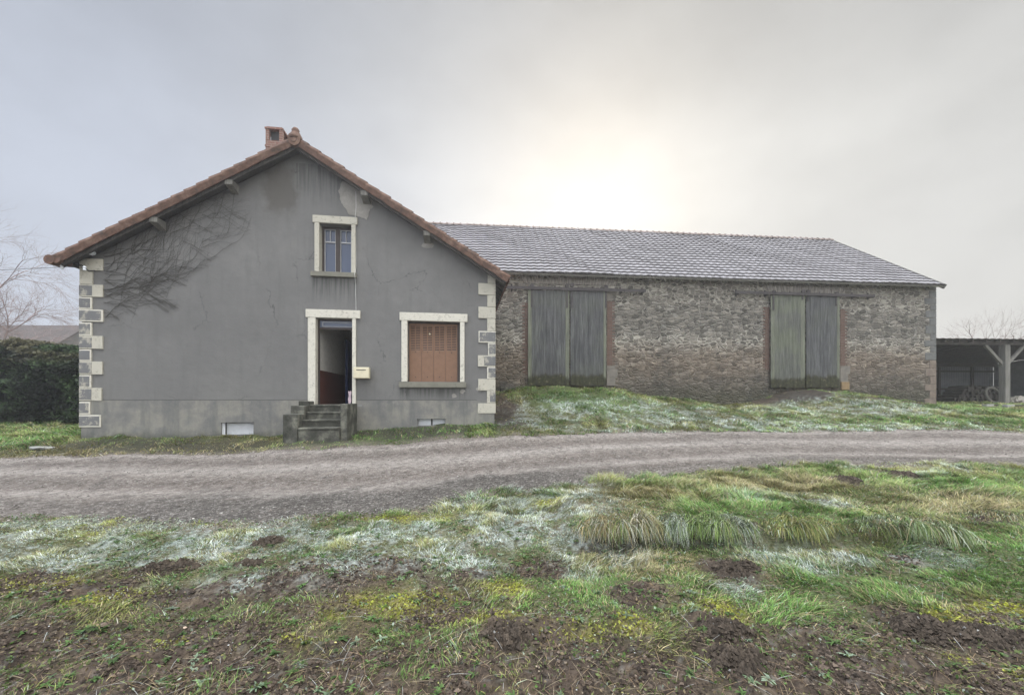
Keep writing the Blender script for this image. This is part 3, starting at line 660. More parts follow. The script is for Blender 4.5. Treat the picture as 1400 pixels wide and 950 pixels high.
Pl, Lsl = slope(-1); Pr_, Lsr = slope(1)
# ridge tiles and finial
s = MB(); v = VO - .04; k = 0
while v < VB:
    r0 = .15; r1 = .135; n = 9; ring = []
    for (vv, rr) in ((v, r0 + .015), (v + .05, r0 + .015), (v + .051, r0), (v + .40, r1)):
        for i in range(n):
            a_ = math.pi * (i / (n - 1)); ring.append((ua + rr * math.cos(a_) * 1.05, vv, za - .05 + rr * math.sin(a_)))
    fs = [(r * n + i, r * n + i + 1, (r + 1) * n + i + 1, (r + 1) * n + i) for r in range(3) for i in range(n - 1)]
    fs.append(tuple(range(n))); s.add(ring, fs); v += .36
s.build('ridge_tiles', M['verge'], house, HZ)
s = MB(); prof = [(0, -.05), (.16, -.05), (.17, .0), (.12, .10), (.085, .15), (.10, .19), (.06, .25), (0, .27)]; n = 14
vs = [(ua + r * math.cos(6.2832 * i / n), VO + .05 + r * .9 * math.sin(6.2832 * i / n), za + zz + .02) for (r, zz) in prof for i in range(n)]
s.add(vs, [(k * n + i, k * n + (i + 1) % n, (k + 1) * n + (i + 1) % n, (k + 1) * n + i) for k in range(len(prof) - 1) for i in range(n)])
s.build('ridge_finial', M['verge'], house, HZ, smooth=True)
s = MB(); s.tube([(ua, VO - .06, za - .09), (ua, VO + .1, za - .09)], [.15, .15], 16); s.tube([(ua, VO - .075, za - .09), (ua, VO - .055, za - .09)], [.06, .07], 12); s.build('ridge_end_disc', M['verge'], house, HZ)
# rounded starter tile at the left eave foot
s = MB(); s.tube([(ul - .05, VO - .04, zl - .06), (ul - .05, VO + .3, zl - .06)], [.115, .10], 14); s.tube([(ul + .09, VO - .03, zl - .04), (ul + .09, VO + .3, zl - .04)], [.1, .09], 12); s.build('eave_end_tile', M['verge'], house, HZ)
# gutter-less eaves: wall plate and purlin ends
for (x, y, big) in ((217, 296, 0), (318, 247, 0), (500, 268, 1), (584, 325, 1)):
    u, z = HF.hit(x, y, -.15); zt = roof_z(u) - .22; s = MB()
    s.add([(u - .09, VO + .04, zt - .10), (u + .09, VO + .04, zt - .10), (u + .09, .1, zt - .22), (u - .09, .1, zt - .22), (u - .09, VO + .04, zt + .03), (u + .09, VO + .04, zt + .03), (u + .09, .1, zt + .03), (u - .09, .1, zt + .03)],
          [(0, 1, 5, 4), (1, 2, 6, 5), (2, 3, 7, 6), (3, 0, 4, 7), (0, 3, 2, 1), (4, 5, 6, 7)])
    s.build('purlin_end', M['old_wood'], house, HZ, .006)
    if big:
        s = MB(); k = 9; s.add([(u + .16 * math.cos(6.28 * i / k) * rnd.uniform(.8, 1.2), -.006, zt - .24 + .09 * math.sin(6.28 * i / k) * rnd.uniform(.8, 1.2)) for i in range(k)], [tuple(range(k))]); s.build('mortar_patch', M['patch'], house, HZ)
# chimney
vc = 1.25; uc0 = HF.u(363, vc); uc1 = HF.u(386.5, vc); zt = HF.z(375, 173, vc); s = MB(); dp = .48; cap = .06
zb = zt - .62; s.box(uc0, uc1, vc, vc + dp, 7.2, zb); cw = .1
s.box(uc0 - .015, uc1 + .015, vc - .015, vc + dp + .015, zb, zb + .06)
z1 = zb + .06; z2 = zt - .09
for (p, q) in ((uc0, uc0 + cw), (uc1 - cw, uc1)):
    for (e, f) in ((vc, vc + cw), (vc + dp - cw, vc + dp)): s.box(p, q, e, f, zb + .2, z2)
s.box(uc0, uc1, vc, vc + dp, z1, zb + .2); s.box(uc0 - .02, uc1 + .02, vc - .02, vc + dp + .02, z2, z2 + .05); s.box(uc0 + .02, uc1 - .02, vc + .02, vc + dp - .02, z2 + .05, zt)
s.box(uc0 + .13, uc1 - .13, vc + .13, vc + dp - .13, zb + .2, z2 - .002)
s.build('chimney', M['brick'], house, HZ, .004)
s = MB(); s.box(uc0 + cw, uc1 - cw, vc + .12, vc + .125, zb + .2, z2); s.box(uc1 - .125, uc1 - .12, vc + .1, vc + dp - .1, zb + .2, z2); s.build('chimney_flue', M['cable'], house, HZ)

# things on and by the house
def hworld(u, v, z): x, y = HF.w(u, v); return (x, y, z)
# letterbox
u0, z0 = HF.hit(484.5, 517.5, -.1); u1, z1 = HF.hit(506, 502.5, -.1)
lb = empty('letterbox', hworld(u0, -.06, z0), HA); tag(lb, 'small cream metal letterbox fixed beside the open front door', 'letterbox')
m = MB(); w_ = u1 - u0; h_ = z1 - z0; m.box(0, w_, -.17, -.0, 0, h_); m.build('box_body', M['letterbox'], lb, 0, .012)
m = MB(); m.box(.01, w_ - .01, -.176, -.171, h_ * .06, h_ * .94); d_ = m.build('front_flap', M['letterbox'], lb, 0, .003)
m = MB(); m.box(w_ * .2, w_ * .8, -.181, -.176, h_ * .72, h_ * .78); m.build('slot', M['cable'], d_, 0)
m = MB(); m.box(w_ * .15, w_ * .85, -.002, .07, h_ * .2, h_ * .8); m.build('bracket', M['letterbox'], lb, 0)
# entrance steps
ud0 = h_door[0]; ud1 = h_door[1]
st = empty('entrance_steps', hworld((ud0 + ud1) / 2, -.6, .6), HA); tag(st, 'dark mossy concrete steps with low side walls under the front door', 'steps')
zt0 = h_door[2]; ns = 4; rise = (zt0 - .62) / (ns + .6); cu = (ud0 + ud1) / 2
sx0 = ud0 - .04 - cu; sx1 = ud1 - .04 - cu
for i in range(ns):
    m = MB(); zt_ = zt0 - .04 - i * rise; v1_ = .6 - (0.0 if i == 0 else .02 + (.02 + .27 * i)) ; 
    vb = .58 if i == 0 else .6 - .02 - .27 * i
    vf_ = .6 - .02 - .27 * (i + 1)
    m.box(sx0, sx1, vf_, vb, .25, zt_, 0, .004); m.box(sx0, sx1, vf_ - .03, vb, zt_ + .001, zt_ + .045, 0, .003)
    m.build('step', M['concrete'], st, .6, .01)
m = MB()
for (vv0, vv1, zz) in ((.2, .58, zt0 + .10), (-.10, .2, zt0 - .02), (-.52, -.10, zt0 - .22)): m.box(sx0 - .34 + (.08 if vv0 > .1 else 0), sx0 - .002, vv0, vv1 - .002, .25, zz, 0, .008)
m.build('side_wall', M['concrete'], st, .6, .015)
m = MB(); m.box(sx1 + .002, sx1 + .17, -.42, .58, .25, zt0 + .03, 0, .006); m.build('side_wall', M['concrete_pale'] if False else M['concrete'], st, .6, .015)
# cloth hanging inside the doorway
cl = MB(); N_ = 8; vs = []
for i in range(N_ + 1):
    for k in range(5): vs.append((.01 * math.sin(i * 1.3 + k) - .04 * k / 4 + (-.10 if k > 1 else -.06), .012 * k - .03 * i / N_, .34 - .34 * i / N_ + .015 * math.sin(k * 2)))
fs = [(i * 5 + k, i * 5 + k + 1, (i + 1) * 5 + k + 1, (i + 1) * 5 + k) for i in range(N_) for k in range(4)]
cl.add(vs, fs); o = cl.build('cloth', M['lilac'], None, 0); o.location = hworld(h_door[1] - .0, .08, zt0 + .03); o.rotation_euler = (0, 0, HA)
sm = o.modifiers.new('s', 'SOLIDIFY'); sm.thickness = .01
tag(o, 'pink and white cloth hanging low inside the right door jamb', 'cloth')
# lamp under the left eave
u, z = HF.hit(125, 346, -.12); lp = empty('eave_lamp', hworld(u, 0, z), HA); tag(lp, 'small white lamp under the left eave of the farmhouse', 'lamp')
m = MB(); m.tube([(0, -.02, .0), (0, -.14, .0)], [.03, .03], 8); m.build('arm', M['cable'], lp, 0)
m = MB(); m.tube([(0.08, -.14, -.02), (.04, -.14, .0), (-.05, -.14, .02), (-.09, -.14, .03)], [.045, .07, .06, .02], 10); m.build('lamp_head', M['ceramic'], lp, 0, smooth=True)
# overhead line reaching the eave
lw = empty('overhead_cable', hworld(ul, VO, zl - .2)); tag(lw, 'thin overhead cable with insulators running left from the house eave', 'cable')
ax, ay, az = hworld(ul + .25, VO + .1, zl - .18); m = MB(); bx, by, bz = (-26, 16, 6.95); pts = []
for i in range(25):
    t = i / 24; pts.append((ax + (bx - ax) * t - lw.location.x, ay + (by - ay) * t - lw.location.y, az + (bz - az) * t - .12 * math.sin(math.pi * t) - lw.location.z))
m.tube(pts, .006, 5); m.build('line', M['cable'], lw, 0)
c0, c1_ = hworld(.05, -.06, HF.z(117, 364)), hworld(ul + .6, VO + .1, zl - .2); c2 = hworld(.33, -.05, HF.z(135, 371)); pts = []
m = MB(); m.tube([tuple(np.array(p) - np.array(lw.location)) for p in ((ax, ay, az), c1_, hworld(-.15, -.1, HF.z(110, 360)), c0, hworld(.2, -.055, HF.z(128, 372)), c2)], .012, 5); m.build('drop_line', M['cable'], lw, 0)
for k in (0, 1):
    m = MB(); p = np.array(pts[0] if 0 else (ax - .16 - .0 * k, ay, az - .0)) if k == 0 else np.array(c1_); p = p - np.array(lw.location)
    m.tube([tuple(p + (0, 0, .05)), tuple(p + (0, 0, .02)), tuple(p - (0, 0, .01)), tuple(p - (0, 0, .05))], [.015, .04, .025, .035], 8); m.build('insulator', M['ceramic'], lw, 0)
# the bare creeper: strands that fan over the left half of the gable
vn = MB(); strands = 0
def region(x, y):      # photo pixels on the wall
    if x < 141 or x > 345: return False
    ytop = 352 + (185 - 352) * (x - 72) / 331 + 22
    ybot = 446 - max(0, x - 205) * .80 - max(0, 175 - x) * .15 + (float(fbm(np.array([x]), np.array([y]), .045, 77, 3)[0]) - .55) * 90
    return ytop < y < ybot
def strand(x, y, a, r, depth):
    pts = []; n = int(rnd.uniform(16, 40) / (1 + depth * .45)); ph = rnd.uniform(0, 6); drift = rnd.uniform(-.02, .02)
    for i in range(n):
        if not region(x, y): 
            if i < 3: return
            break
        u, z = HF.hit(x, y); pts.append((u, -.012 - r * .8 - .01 * abs(math.sin(i * .7 + ph)), z))
        a += rnd.uniform(-.30, .30) + drift + .05 * math.sin(i * .5 + ph); a = max(-1.5, min(.65, a))
        x += 4.2 * math.cos(a); y += 4.2 * math.sin(a)
        if depth < 3 and rnd.random() < .10: strand(x, y, a + rnd.choice((-1, 1)) * rnd.uniform(.4, .9), r * .7, depth + 1)
    if len(pts) > 2: vn.tube(pts, [r * (1 - .6 * i / len(pts)) for i in range(len(pts))], 4)
for i in range(30): strand(142 + rnd.uniform(0, 4), rnd.uniform(345, 440), rnd.uniform(-.6, .35), .006, 0)
for i in range(40): strand(rnd.uniform(150, 315), rnd.uniform(290, 425), rnd.uniform(-.9, .3), .0048, 1)
o = vn.build('creeper', M['vine'], None, 0); o.location = (HF.o[0], HF.o[1], 0); o.rotation_euler = (0, 0, HA)
tag(o, 'leafless creeper fanning across the upper left of the grey gable', 'creeper')
# ================================================================== BARN
BZ = 1.4
barn = empty('stone_barn', (BF.o[0], BF.o[1], BZ), BA)
tag(barn, 'long rubble stone barn with frosted tile roof and two pairs of sliding doors', 'barn')
BU = BF.u(1279.5); BW = 10.0
VE = -.38
eu, ez = BF.hit(1292, 389, VE)               # lower corner of the roof at the right gable
ez2 = BF.z(700, 374, VE); ez = (ez + ez2) / 2 + .0
RV = 5.0                                     # ridge line, from the front wall
k_ = (1140 - CX) / F; uR = eu - .02
YR = BF.w(uR, RV)[1]; rz = BF.z(1140, 329, RV)
bsl = (rz - ez) / (RV - VE)
def bz(v): return rz - bsl * abs(v - RV)
# walls
mb = MB(); wt = bz(0) - .22
mb.quad((0, 0, .6), (BU, 0, .6), (BU, 0, wt), (0, 0, wt)); mb.quad((0, BW, .6), (0, BW, wt), (BU, BW, wt), (BU, BW, .6))
for u in (0, BU): mb.add([(u, 0, .6), (u, BW, .6), (u, BW, wt), (u, RV, rz - .25), (u, 0, wt)], [(0, 1, 2, 3, 4)])
mb.build('wall', M['barn'], barn, BZ)
UE0 = -.25
tiled('roof_slope', (UE0, VE, ez), (1, 0, 0), (0, RV - VE, rz - ez), uR - UE0, math.hypot(RV - VE, rz - ez), .30, .34, M['tile_barn'], barn, amp=.015, lip=.055, z0=BZ)
tiled('roof_slope', (uR, 2 * RV - VE, ez), (-1, 0, 0), (0, -(RV - VE), rz - ez), uR - UE0, math.hypot(RV - VE, rz - ez), .30, .34, M['tile_barn'], barn, amp=.015, lip=.055, z0=BZ, seg=4)
for sg in (1, -1):
    s = MB(); Ls = math.hypot(RV - VE, rz - ez); up = ((RV - VE) / Ls, (rz - ez) / Ls)
    def P(t, n, u): v = VE + up[0] * t - up[1] * n; return (u, v if sg > 0 else 2 * RV - v, ez + up[1] * t + up[0] * n)
    def slab(t0, t1, n0, n1, ua_, ub_, m=0):
        s.add([P(t0, n0, ua_), P(t1, n0, ua_), P(t1, n1, ua_), P(t0, n1, ua_), P(t0, n0, ub_), P(t1, n0, ub_), P(t1, n1, ub_), P(t0, n1, ub_)], [(0,1,2,3),(7,6,5,4),(0,4,5,1),(1,5,6,2),(2,6,7,3),(3,7,4,0)], m)
    slab(.03, Ls - .02, -.075, -.055, UE0, uR - .01); u = UE0 + .1
    while u < uR - .1: slab(.05, .75, -.16, -.076, u, u + .08, 1); u += .62
    slab(-.015, .02, -.07, -.005, UE0, uR + .01, 1)
    s.build('eave_board', [M['dark_wood'], M['old_wood']], barn, BZ)
    s = MB(); slab(-.03, Ls + .0, -.13, .055, uR - .01, uR + .05); s.build('verge_board', M['old_wood'], barn, BZ)
s = MB(); u = UE0; n = 8
while u < uR - .05:
    r0 = .13; ring = []
    for (uu, rr) in ((u, r0 + .02), (u + .06, r0 + .02), (u + .061, r0), (u + .36, r0 - .01)):
        for i in range(n): a_ = math.pi * (i / (n - 1)); ring.append((min(uu, uR + .05), RV + rr * math.cos(a_) * 1.25, rz - .04 + rr * math.sin(a_)))
    s.add(ring, [(r * n + i, r * n + i + 1, (r + 1) * n + i + 1, (r + 1) * n + i) for r in range(3) for i in range(n - 1)] + [tuple(range(n))]); u += .34
s.build('ridge_tiles', M['ridge'], barn, BZ)

def lintel(u0, u1, z0, z1):           # flat arch of tall thin stones
    s = MB(); u = u0; n = 0
    while u < u1:
        w = rnd.uniform(.09, .17); lean = (u - (u0 + u1) / 2) / (u1 - u0) * .22; h = rnd.uniform(-.03, .05)
        s.add([(u, -.02 - rnd.random() * .02, z0), (u + w - .03, -.03, z0), (u + w - .03 + lean, -.03, z1 + h), (u + lean, -.02, z1 + h), (u, .1, z0), (u + w - .03, .1, z0), (u + w - .03 + lean, .1, z1 + h), (u + lean, .1, z1 + h)],
              [(0, 1, 2, 3), (1, 5, 6, 2), (4, 0, 3, 7), (3, 2, 6, 7), (0, 4, 5, 1)], 0); u += w
    s.box(u0 - .02, u1 + .0, -.006, .1, z0 + .01, z1 - .02, 1)
    return s.build('stone_lintel', [M['lint'], M['lintm']], barn, BZ, .008)
M['lint'] = m_speckle('lintel_stone', (.17, .155, .14), (.28, .26, .23), 5, .9, .006)
M['lintm'] = m_speckle('lintel_mortar', (.36, .335, .29), (.46, .43, .38), 7, .9, .006)
def leaf(px0, px1, yt, yb, mat, edge=(0, 0), straps=(), v=-.13, label=None):
    a = BF.u(px0, v); b = BF.u(px1, v); xm = (px0 + px1) / 2; zt = BF.z(xm, yt, v); zb = BF.z(xm, yb, v); s = MB(); u = a; n = 0
    while u < b - .03:
        w = min(rnd.uniform(.13, .19), b - u); e = (u - a < .12 and edge[0]) or (b - u - w < .10 and edge[1])
        s.box(u, u + w - .006, v - rnd.uniform(0, .008), v + .025, zb + rnd.uniform(-.015, .03), zt + rnd.uniform(-.01, .01), 1 if e else 0); u += w
    for zz in (zb + .35, (zb + zt) / 2, zt - .35): s.box(a + .02, b - .02, v + .026, v + .07, zz, zz + .16, 0)
    s.box(a + .04, b - .04, v + .027, v + .03, zb + .02, zt - .02, 0)
    o = s.build('door', [mat, M['edge_board']], barn, BZ)
    if label: o['label'] = label
    for p in straps:
        x, y0, y1 = p; u = BF.u(x, v); h = MB(); z0 = BF.z(x, y1, v); z1 = BF.z(x, y0, v)
        h.box(u - .03, u + .03, v - .03, v - .010, z0, z1); h.tube([(u, v - .02, z1 - .06), (u, v - .07, z1 - .06)], .085, 12); h.build('hanger', M['iron'], o, BZ)
    return o
def rail(x0, x1, y0, y1, br):
    s = MB(); v = -.19; ua_, z0 = BF.hit(x0, y0, v); ub_, z1 = BF.hit(x1, y1, v); z = (z0 + z1) / 2
    s.beam((ua_, v, z), (ub_, v, z), .02, .11, 0)
    for x in br: u = BF.u(x, v); s.box(u - .03, u + .03, v, .0, z - .07, z - .04); s.box(u - .03, u + .03, -.03, .0, z - .12, z + .16)
    return s.build('door_rail', M['iron'], barn, BZ)
z_l = BF.z(775, 389); lintel(BF.u(716), BF.u(842), z_l, BF.z(780, 379.5))
z_l = BF.z(1100, 401); lintel(BF.u(1050), BF.u(1152), z_l, BF.z(1100, 391))
leaf(722, 778.5, 397, 527, M['door_wood'], (1, 1), ((727, 389, 420), (775, 389, 421)))
leaf(780, 829, 397, 527, M['door_wood'], (0, 1), ((782, 388, 421), (828, 391, 421)), v=-.125)
leaf(1054, 1101, 403, 530, M['door_wood2'], (1, 1), ((1057, 398, 424), (1097, 397, 410)), label='green stained grey plank door')
leaf(1102.5, 1148, 403, 530, M['door_wood'], (0, 1), ((1104, 397, 412), (1143, 400, 418)), v=-.125)
rail(684, 883, 392, 398, (700, 760, 812, 850, 880)); rail(1006, 1196, 399.5, 404.5, (1010, 1050, 1085, 1125, 1170, 1192))
def jamb(x0, x1, y0, y1, mat, name='brick_jamb'):
    a = BF.u(x0); b = BF.u(x1); xm = (x0 + x1) / 2; s = MB(); z = BF.z(xm, y1); zt = BF.z(xm, y0); k = 0
    while z < zt:
        h = .068 if mat is M['brick_old'] else .33
        e = (.10 if k % 2 else 0) * (1 if x0 > 800 and (x0 < 1000 or x0 > 1100) else 0); e2 = (.10 if k % 2 else 0) * (0 if e or (x0 > 800 and (x0 < 1000 or x0 > 1100)) else 1)
        s.box(a - e2, b + e, -.012 - rnd.random() * .006, .1, z, min(zt, z + h - .008), 0); z += h; k += 1
    return s.build(name, mat, barn, BZ)
jamb(717.5, 722, 414, 512, M['brick_old']); jamb(829.5, 837, 412, 500, M['brick_old']); jamb(1046, 1052, 420, 505, M['brick_old']); jamb(1148.5, 1155, 423, 500, M['brick_old'])
ashlar = m_speckle('dressed_stone', (.14, .13, .115), (.22, .20, .175), 4, .9, .006)
jamb(829.5, 841, 500, 527, ashlar, 'jamb_stone'); jamb(1148.5, 1159, 500, 522, ashlar, 'jamb_stone'); jamb(829.5, 838, 397, 411, ashlar, 'jamb_stone')
s = MB(); a = BF.u(1149); s.box(a, BF.u(1160), -.06, .05, BF.z(1154, 533), BF.z(1154, 522)); s.build('jamb_foot', m_speckle('ochre_stone', (.20, .14, .08), (.28, .20, .11), 5), barn, BZ, .015)
# corner blocks
z = BF.z(1275, 556) - .2; k = 0
while z < wt - .1:
    h = rnd.uniform(.26, .36); w = .52 if k % 2 else .30; s = MB(); j = rnd.uniform(-.04, .04)
    s.box(BU - w + j, BU + .012, -.014, w * .9, z, min(z + h - .014, wt)); o = s.build('corner_stone', M['qlow'] if False else (m_speckle('pinkish_corner_stone', (.15, .12, .10), (.22, .18, .15), 5) if k == 0 else bpy.data.materials['pinkish_corner_stone'] if z < 3.2 else (bpy.data.materials.get('grey_corner_stone') or m_speckle('grey_corner_stone', (.10, .105, .105), (.155, .155, .15), 5))), barn, BZ, .012); z += h; k += 1
# ledge of stone at the foot of the left wall
s = MB(); u = BF.u(684); 
while u < BF.u(719): w = rnd.uniform(.3, .5); s.box(u, u + w - .01, -.12, .05, BF.z(700, 540), BF.z(700, 529.5) + rnd.uniform(-.02, .02), 0, .01); u += w
s.build('foot_course', M['concrete'], barn, BZ, .015)

# ================================================================== OPEN SHED at the right
SF = Fr(18.55, 19.0, R(3.0))
sh = empty('open_shed', (SF.o[0], SF.o[1], 1.4), SF.a)
tag(sh, 'open timber lean-to shed with dark sheet back beside the barn', 'shed')
SL = 12.0; SB = 5.2
zf = SF.z(1372, 466); zf0 = SF.z(1290, 469.5)
def rot_box(s, *a, **k): s.box(*a, **k)
m = MB()
for i in range(60):          # shallow corrugated sheet, falling towards the back
    pass
nx = 241; xs = np.linspace(-.6, SL, nx); w_ = .012 * np.sin(xs * 2 * math.pi / .18 * .5)
vs = []; 
for (v, zz) in ((-.35, zf + .05), (SB + .3, zf - .55)):
    for x, ww in zip(xs, w_): vs.append((x, v, zz + ww))
vs += [(x, v, z - .008) for x, v, z in vs]
fs = [(i, i + 1, nx + i + 1, nx + i) for i in range(nx - 1)] + [(2 * nx + i, 3 * nx + i, 3 * nx + i + 1, 2 * nx + i + 1) for i in range(nx - 1)] + [(i, 2 * nx + i, 2 * nx + i + 1, i + 1) for i in range(nx - 1)]
m.add(vs, fs); m.build('roof_sheet', M['sheet_rust'], sh, 1.4)
m = MB(); m.box(-.4, SL, -.09, .09, zf - .21, zf - .02); m.box(-.4, SL, SB - .2, SB - .06, zf - .82, zf - .6)
x = 0.
while x < SL: m.beam((x, -.3, zf - .05), (x, SB + .2, zf - .60), .07, .11); x += .7
m.build('roof_frame', M['dark_wood'], sh, 1.4)
pu = SF.u(1373.5); gz = 1.1
for u in (pu, pu + 4.2, pu + 8.2 if False else SL - .3):
    m = MB(); m.box(u - .13, u + .13, -.13, .13, gz, zf - .21, 0, .01); p = m.build('post', M['old_wood'], sh, 1.4, .01)
    for sg in (-1, 1):
        for vv in ((0,) if sg < 0 else (0,)):
            b_ = MB(); b_.beam((u + sg * .1, vv, zf - 1.15), (u + sg * 1.02, vv, zf - .22), .09, .13); b_.build('brace', M['old_wood'], p, 1.4)
m = MB(); m.beam((.15, 0, zf - 1.0), (.95, 0, zf - .22), .09, .12); m.build('brace', M['old_wood'], sh, 1.4)
m = MB(); m.box(-.1, .1, -.1, .1, gz, zf - .2); m.build('post', M['dark_wood'], sh, 1.4)
# sheet back wall with battens
m = MB(); nx = 160; xs = np.linspace(-.5, SL, nx); zt_ = zf - .75
m.add([(x, SB + .012 * (i % 2), gz) for i, x in enumerate(xs)] + [(x, SB + .012 * (i % 2), zt_) for i, x in enumerate(xs)], [(i, i + 1, nx + i + 1, nx + i) for i in range(nx - 1)]); m.build('back_sheet', M['sheet'], sh, 1.4)
m = MB(); m.box(-.5, SL, SB - .06, SB - .005, 2.25, 2.35); m.box(-.5, SL, SB - .06, SB - .005, 3.35, 3.45)
x = 1.6
while x < SL: m.box(x, x + .14, SB - .12, SB - .062, gz, zt_); x += 2.2
m.beam((.9, SB - .1, 3.3), (1.3, SB - .1, 2.3), .05, .06); m.build('back_frame', M['dark_wood'], sh, 1.4)
m = MB(); m.quad((SL, 0, gz), (SL, SB, gz), (SL, SB, zt_ + .1), (SL, 0, zf - .1)); m.build('side_sheet', M['sheet'], sh, 1.4)
def sworld(u, v, z): x, y = SF.w(u, v); return (x, y, z)
M['brushlog'] = m_speckle('old_log_bark', (.05, .045, .04), (.09, .082, .072), 6)
# log pile in the shed
lg = empty('log_pile', sworld(SF.u(1328, 2.6), 2.6, 1.42), SF.a); tag(lg, 'dark heap of stacked logs at the back of the open shed', 'logs')
m = MB()
for r_ in range(6):
    for c_ in range(20 - r_ * 2):
        x = -1.7 + c_ * .19 + r_ * .18 + rnd.uniform(-.03, .03); rr = rnd.uniform(.07, .10); z = .08 + r_ * .16
        m.tube([(x, -.5 + rnd.uniform(-.08, .08), z), (x + rnd.uniform(-.03, .03), .4, z + rnd.uniform(-.02, .02))], rr, 7)
m.build('log_stack', M['brushlog'], lg, 0)
# old tyre-like wooden wheel leaning near the post
wh = MB(); cx_, cz_ = 0, .42; wh.tube([(.4 * math.cos(a), .10 * math.sin(a) * 0 + .12 * (math.sin(a) + 1), .42 + .4 * math.sin(a)) for a in [i * math.pi / 9 for i in range(19)]], .06, 7, cap=False)
o = wh.build('round_hoop', M['old_wood'], None, 0); o.location = sworld(SF.u(1362, 1.2), 1.2, 1.44); o.rotation_euler = (0, 0, SF.a); tag(o, 'dark round hoop leaning upright inside the shed left of the post', 'hoop')
# rubble beside the post
hp = MB()
for i in range(26):
    a = rnd.uniform(0, 6.28); r_ = rnd.uniform(0, .7); z = (.7 - r_) * .45; q = rnd.uniform(.08, .16)
    hp.box(r_ * math.cos(a) - q, r_ * math.cos(a) + q, r_ * math.sin(a) * .6 - q * .7, r_ * math.sin(a) * .6 + q * .7, max(0, z - q), z + q * .6, 0, .05)
o = hp.build('rubble_heap', M['lintm'], None, 0, .02); o.location = sworld(SF.u(1393, 1.0), 1.0, 1.45); tag(o, 'pale heap of broken stone in the shed right of the post', 'rubble')
def plank(px0, px1, py, D, lab):
    x0 = (px0 - CX) / F * D; x1 = (px1 - CX) / F * D; z = float(HT(np.array([(x0 + x1) / 2]), np.array([D]))[0])
    m = MB(); L_ = x1 - x0; m.box(0, L_, -.09, .09, 0, .10, 0, .008); m.box(-.012 + .0, .30, -.095, .095, .004, .105, 1, .004)
    o = m.build('timber_baulk', [M['dark_wood'], M['concrete_pale']], None, 0, .006); o.location = (x0, D, z + .02); tag(o, lab, 'timber', 'timbers lying on the grass before the shed')
    return o
plank(1346, 1362, 561, 17.0, 'short dark timber with pale end lying on grass before shed')
plank(1374, 1420, 562, 16.8, 'long dark timber on grass cut by the right edge of the picture')

# ================================================================== far left: house, hedge, brush
FH = Fr(-34, 33.0, R(0)); fh = empty('neighbour_house', (-34, 33, 1.0)); tag(fh, 'distant low house with pale brown roof behind the hedge', 'house')
zr_ = 1.6 + 105 / 540 * 36; ze_ = 1.6 + 62 / 540 * 33; uR_ = (100 - 700) / 540 * 36 + 34 + .3
uL_ = -16
m = MB(); m.box(uL_ + .3, uR_ - .3, 0.3, 7.7, .5, ze_ - .1); m.add([(uR_ - .3, .3, ze_ - .12), (uR_ - .3, 7.7, ze_ - .12), (uR_ - .3, 4, zr_ - .2)], [(0, 1, 2)]); m.build('wall', M['render'], fh, 1.0)
m = MB(); m.add([(uL_, -.2, ze_ - .2), (uR_, -.2, ze_ - .2), (uR_, 4, zr_), (uL_, 4, zr_), (uL_, 8.2, ze_ - .2), (uR_, 8.2, ze_ - .2), (uL_, -.2, ze_ - .35), (uR_, -.2, ze_ - .35), (uR_, 4, zr_ - .15), (uR_, 8.2, ze_ - .35)], [(0, 1, 2, 3), (3, 2, 5, 4), (6, 7, 1, 0), (1, 7, 8, 2), (2, 8, 9, 5)])
rf = m.build('roof', M['slate'], fh, 1.0)

def leafcloud(P, size, col, name, mats, parent=None, aspect=1.6):
    """oval-ish leaf quads at points P with per-leaf colour"""
    n = len(P); a = rng.normal(size=(n, 3)); a /= np.linalg.norm(a, axis=1)[:, None]; b = rng.normal(size=(n, 3)); b -= (a * b).sum(1)[:, None] * a; b /= np.linalg.norm(b, axis=1)[:, None]
    s = (size * rng.uniform(.6, 1.3, n))[:, None]
    V = np.stack([P - a * s * aspect / 2, P + b * s * .45, P + a * s * aspect / 2, P - b * s * .45], 1).reshape(-1, 3)
    Q = np.arange(n * 4).reshape(n, 4)
    return np_mesh(name, V, Q, mats, parent, np.repeat(col, 4, 0))
# hedge: a long clipped evergreen bank, its top rough and browner
hx = rng.uniform(-27, -10.6, 90000); n = len(hx); face = rng.random(n)
hzt = 3.78 + .5 * (fbm(hx, hx * 0, .8, 91, 3) - .4) * 2 + .3 * (fbm(hx, hx * 0, 3, 97, 3) - .5) + .35 * np.exp(-((hx + 14.3) / 1.2) ** 2)
yb = 15.0; hy = np.where(face < .6, yb - .15 + rng.gamma(1.5, .12, n), rng.uniform(yb, yb + 1.8, n)); hz = np.where(face < .6, rng.uniform(.6, 1, n) ** 0 * rng.uniform(0, 1, n), 1.0)
g0 = H0(hx, np.full(n, yb)); z = np.where(face < .6, g0 + hz * (hzt - g0), hzt - rng.gamma(1.2, .10, n))
hy = hy + (fbm(hx, z, 1.8, 92, 4) - .5) * 1.7 + .25 * sstep(2.6, 3.6, z)
c = np.stack([np.full(n, .020), np.full(n, .034), np.full(n, .014)], 1) * (.25 + 1.9 * sstep(.3, .75, fbm(hx, z, 3.0, 93, 4)))[:, None] * np.exp(rng.normal(0, .5, n))[:, None] * 1.25
top = sstep(2.9, 3.4, z + .5 * (fbm(hx, z, 1.5, 94) - .5))[:, None] * sstep(.35, .5, fbm(hx, z * 2, .9, 96))[:, None]; c = c * (1 - top) + top * np.array([.13, .125, .07]) * rng.uniform(.6, 1.3, n)[:, None]
hd_ = empty('hedge', (-16, 15.8, .7)); tag(hd_, 'tall dark evergreen hedge left of the grey house', 'hedge')
lo = np.array([-16, 15.8, .7])
leafcloud(np.stack([hx, hy, z], 1) - lo, np.full(n, .09), c, 'foliage', M['leaf'], hd_)
m = MB(); vs = []; xs_ = np.linspace(-27, -10.7, 60)
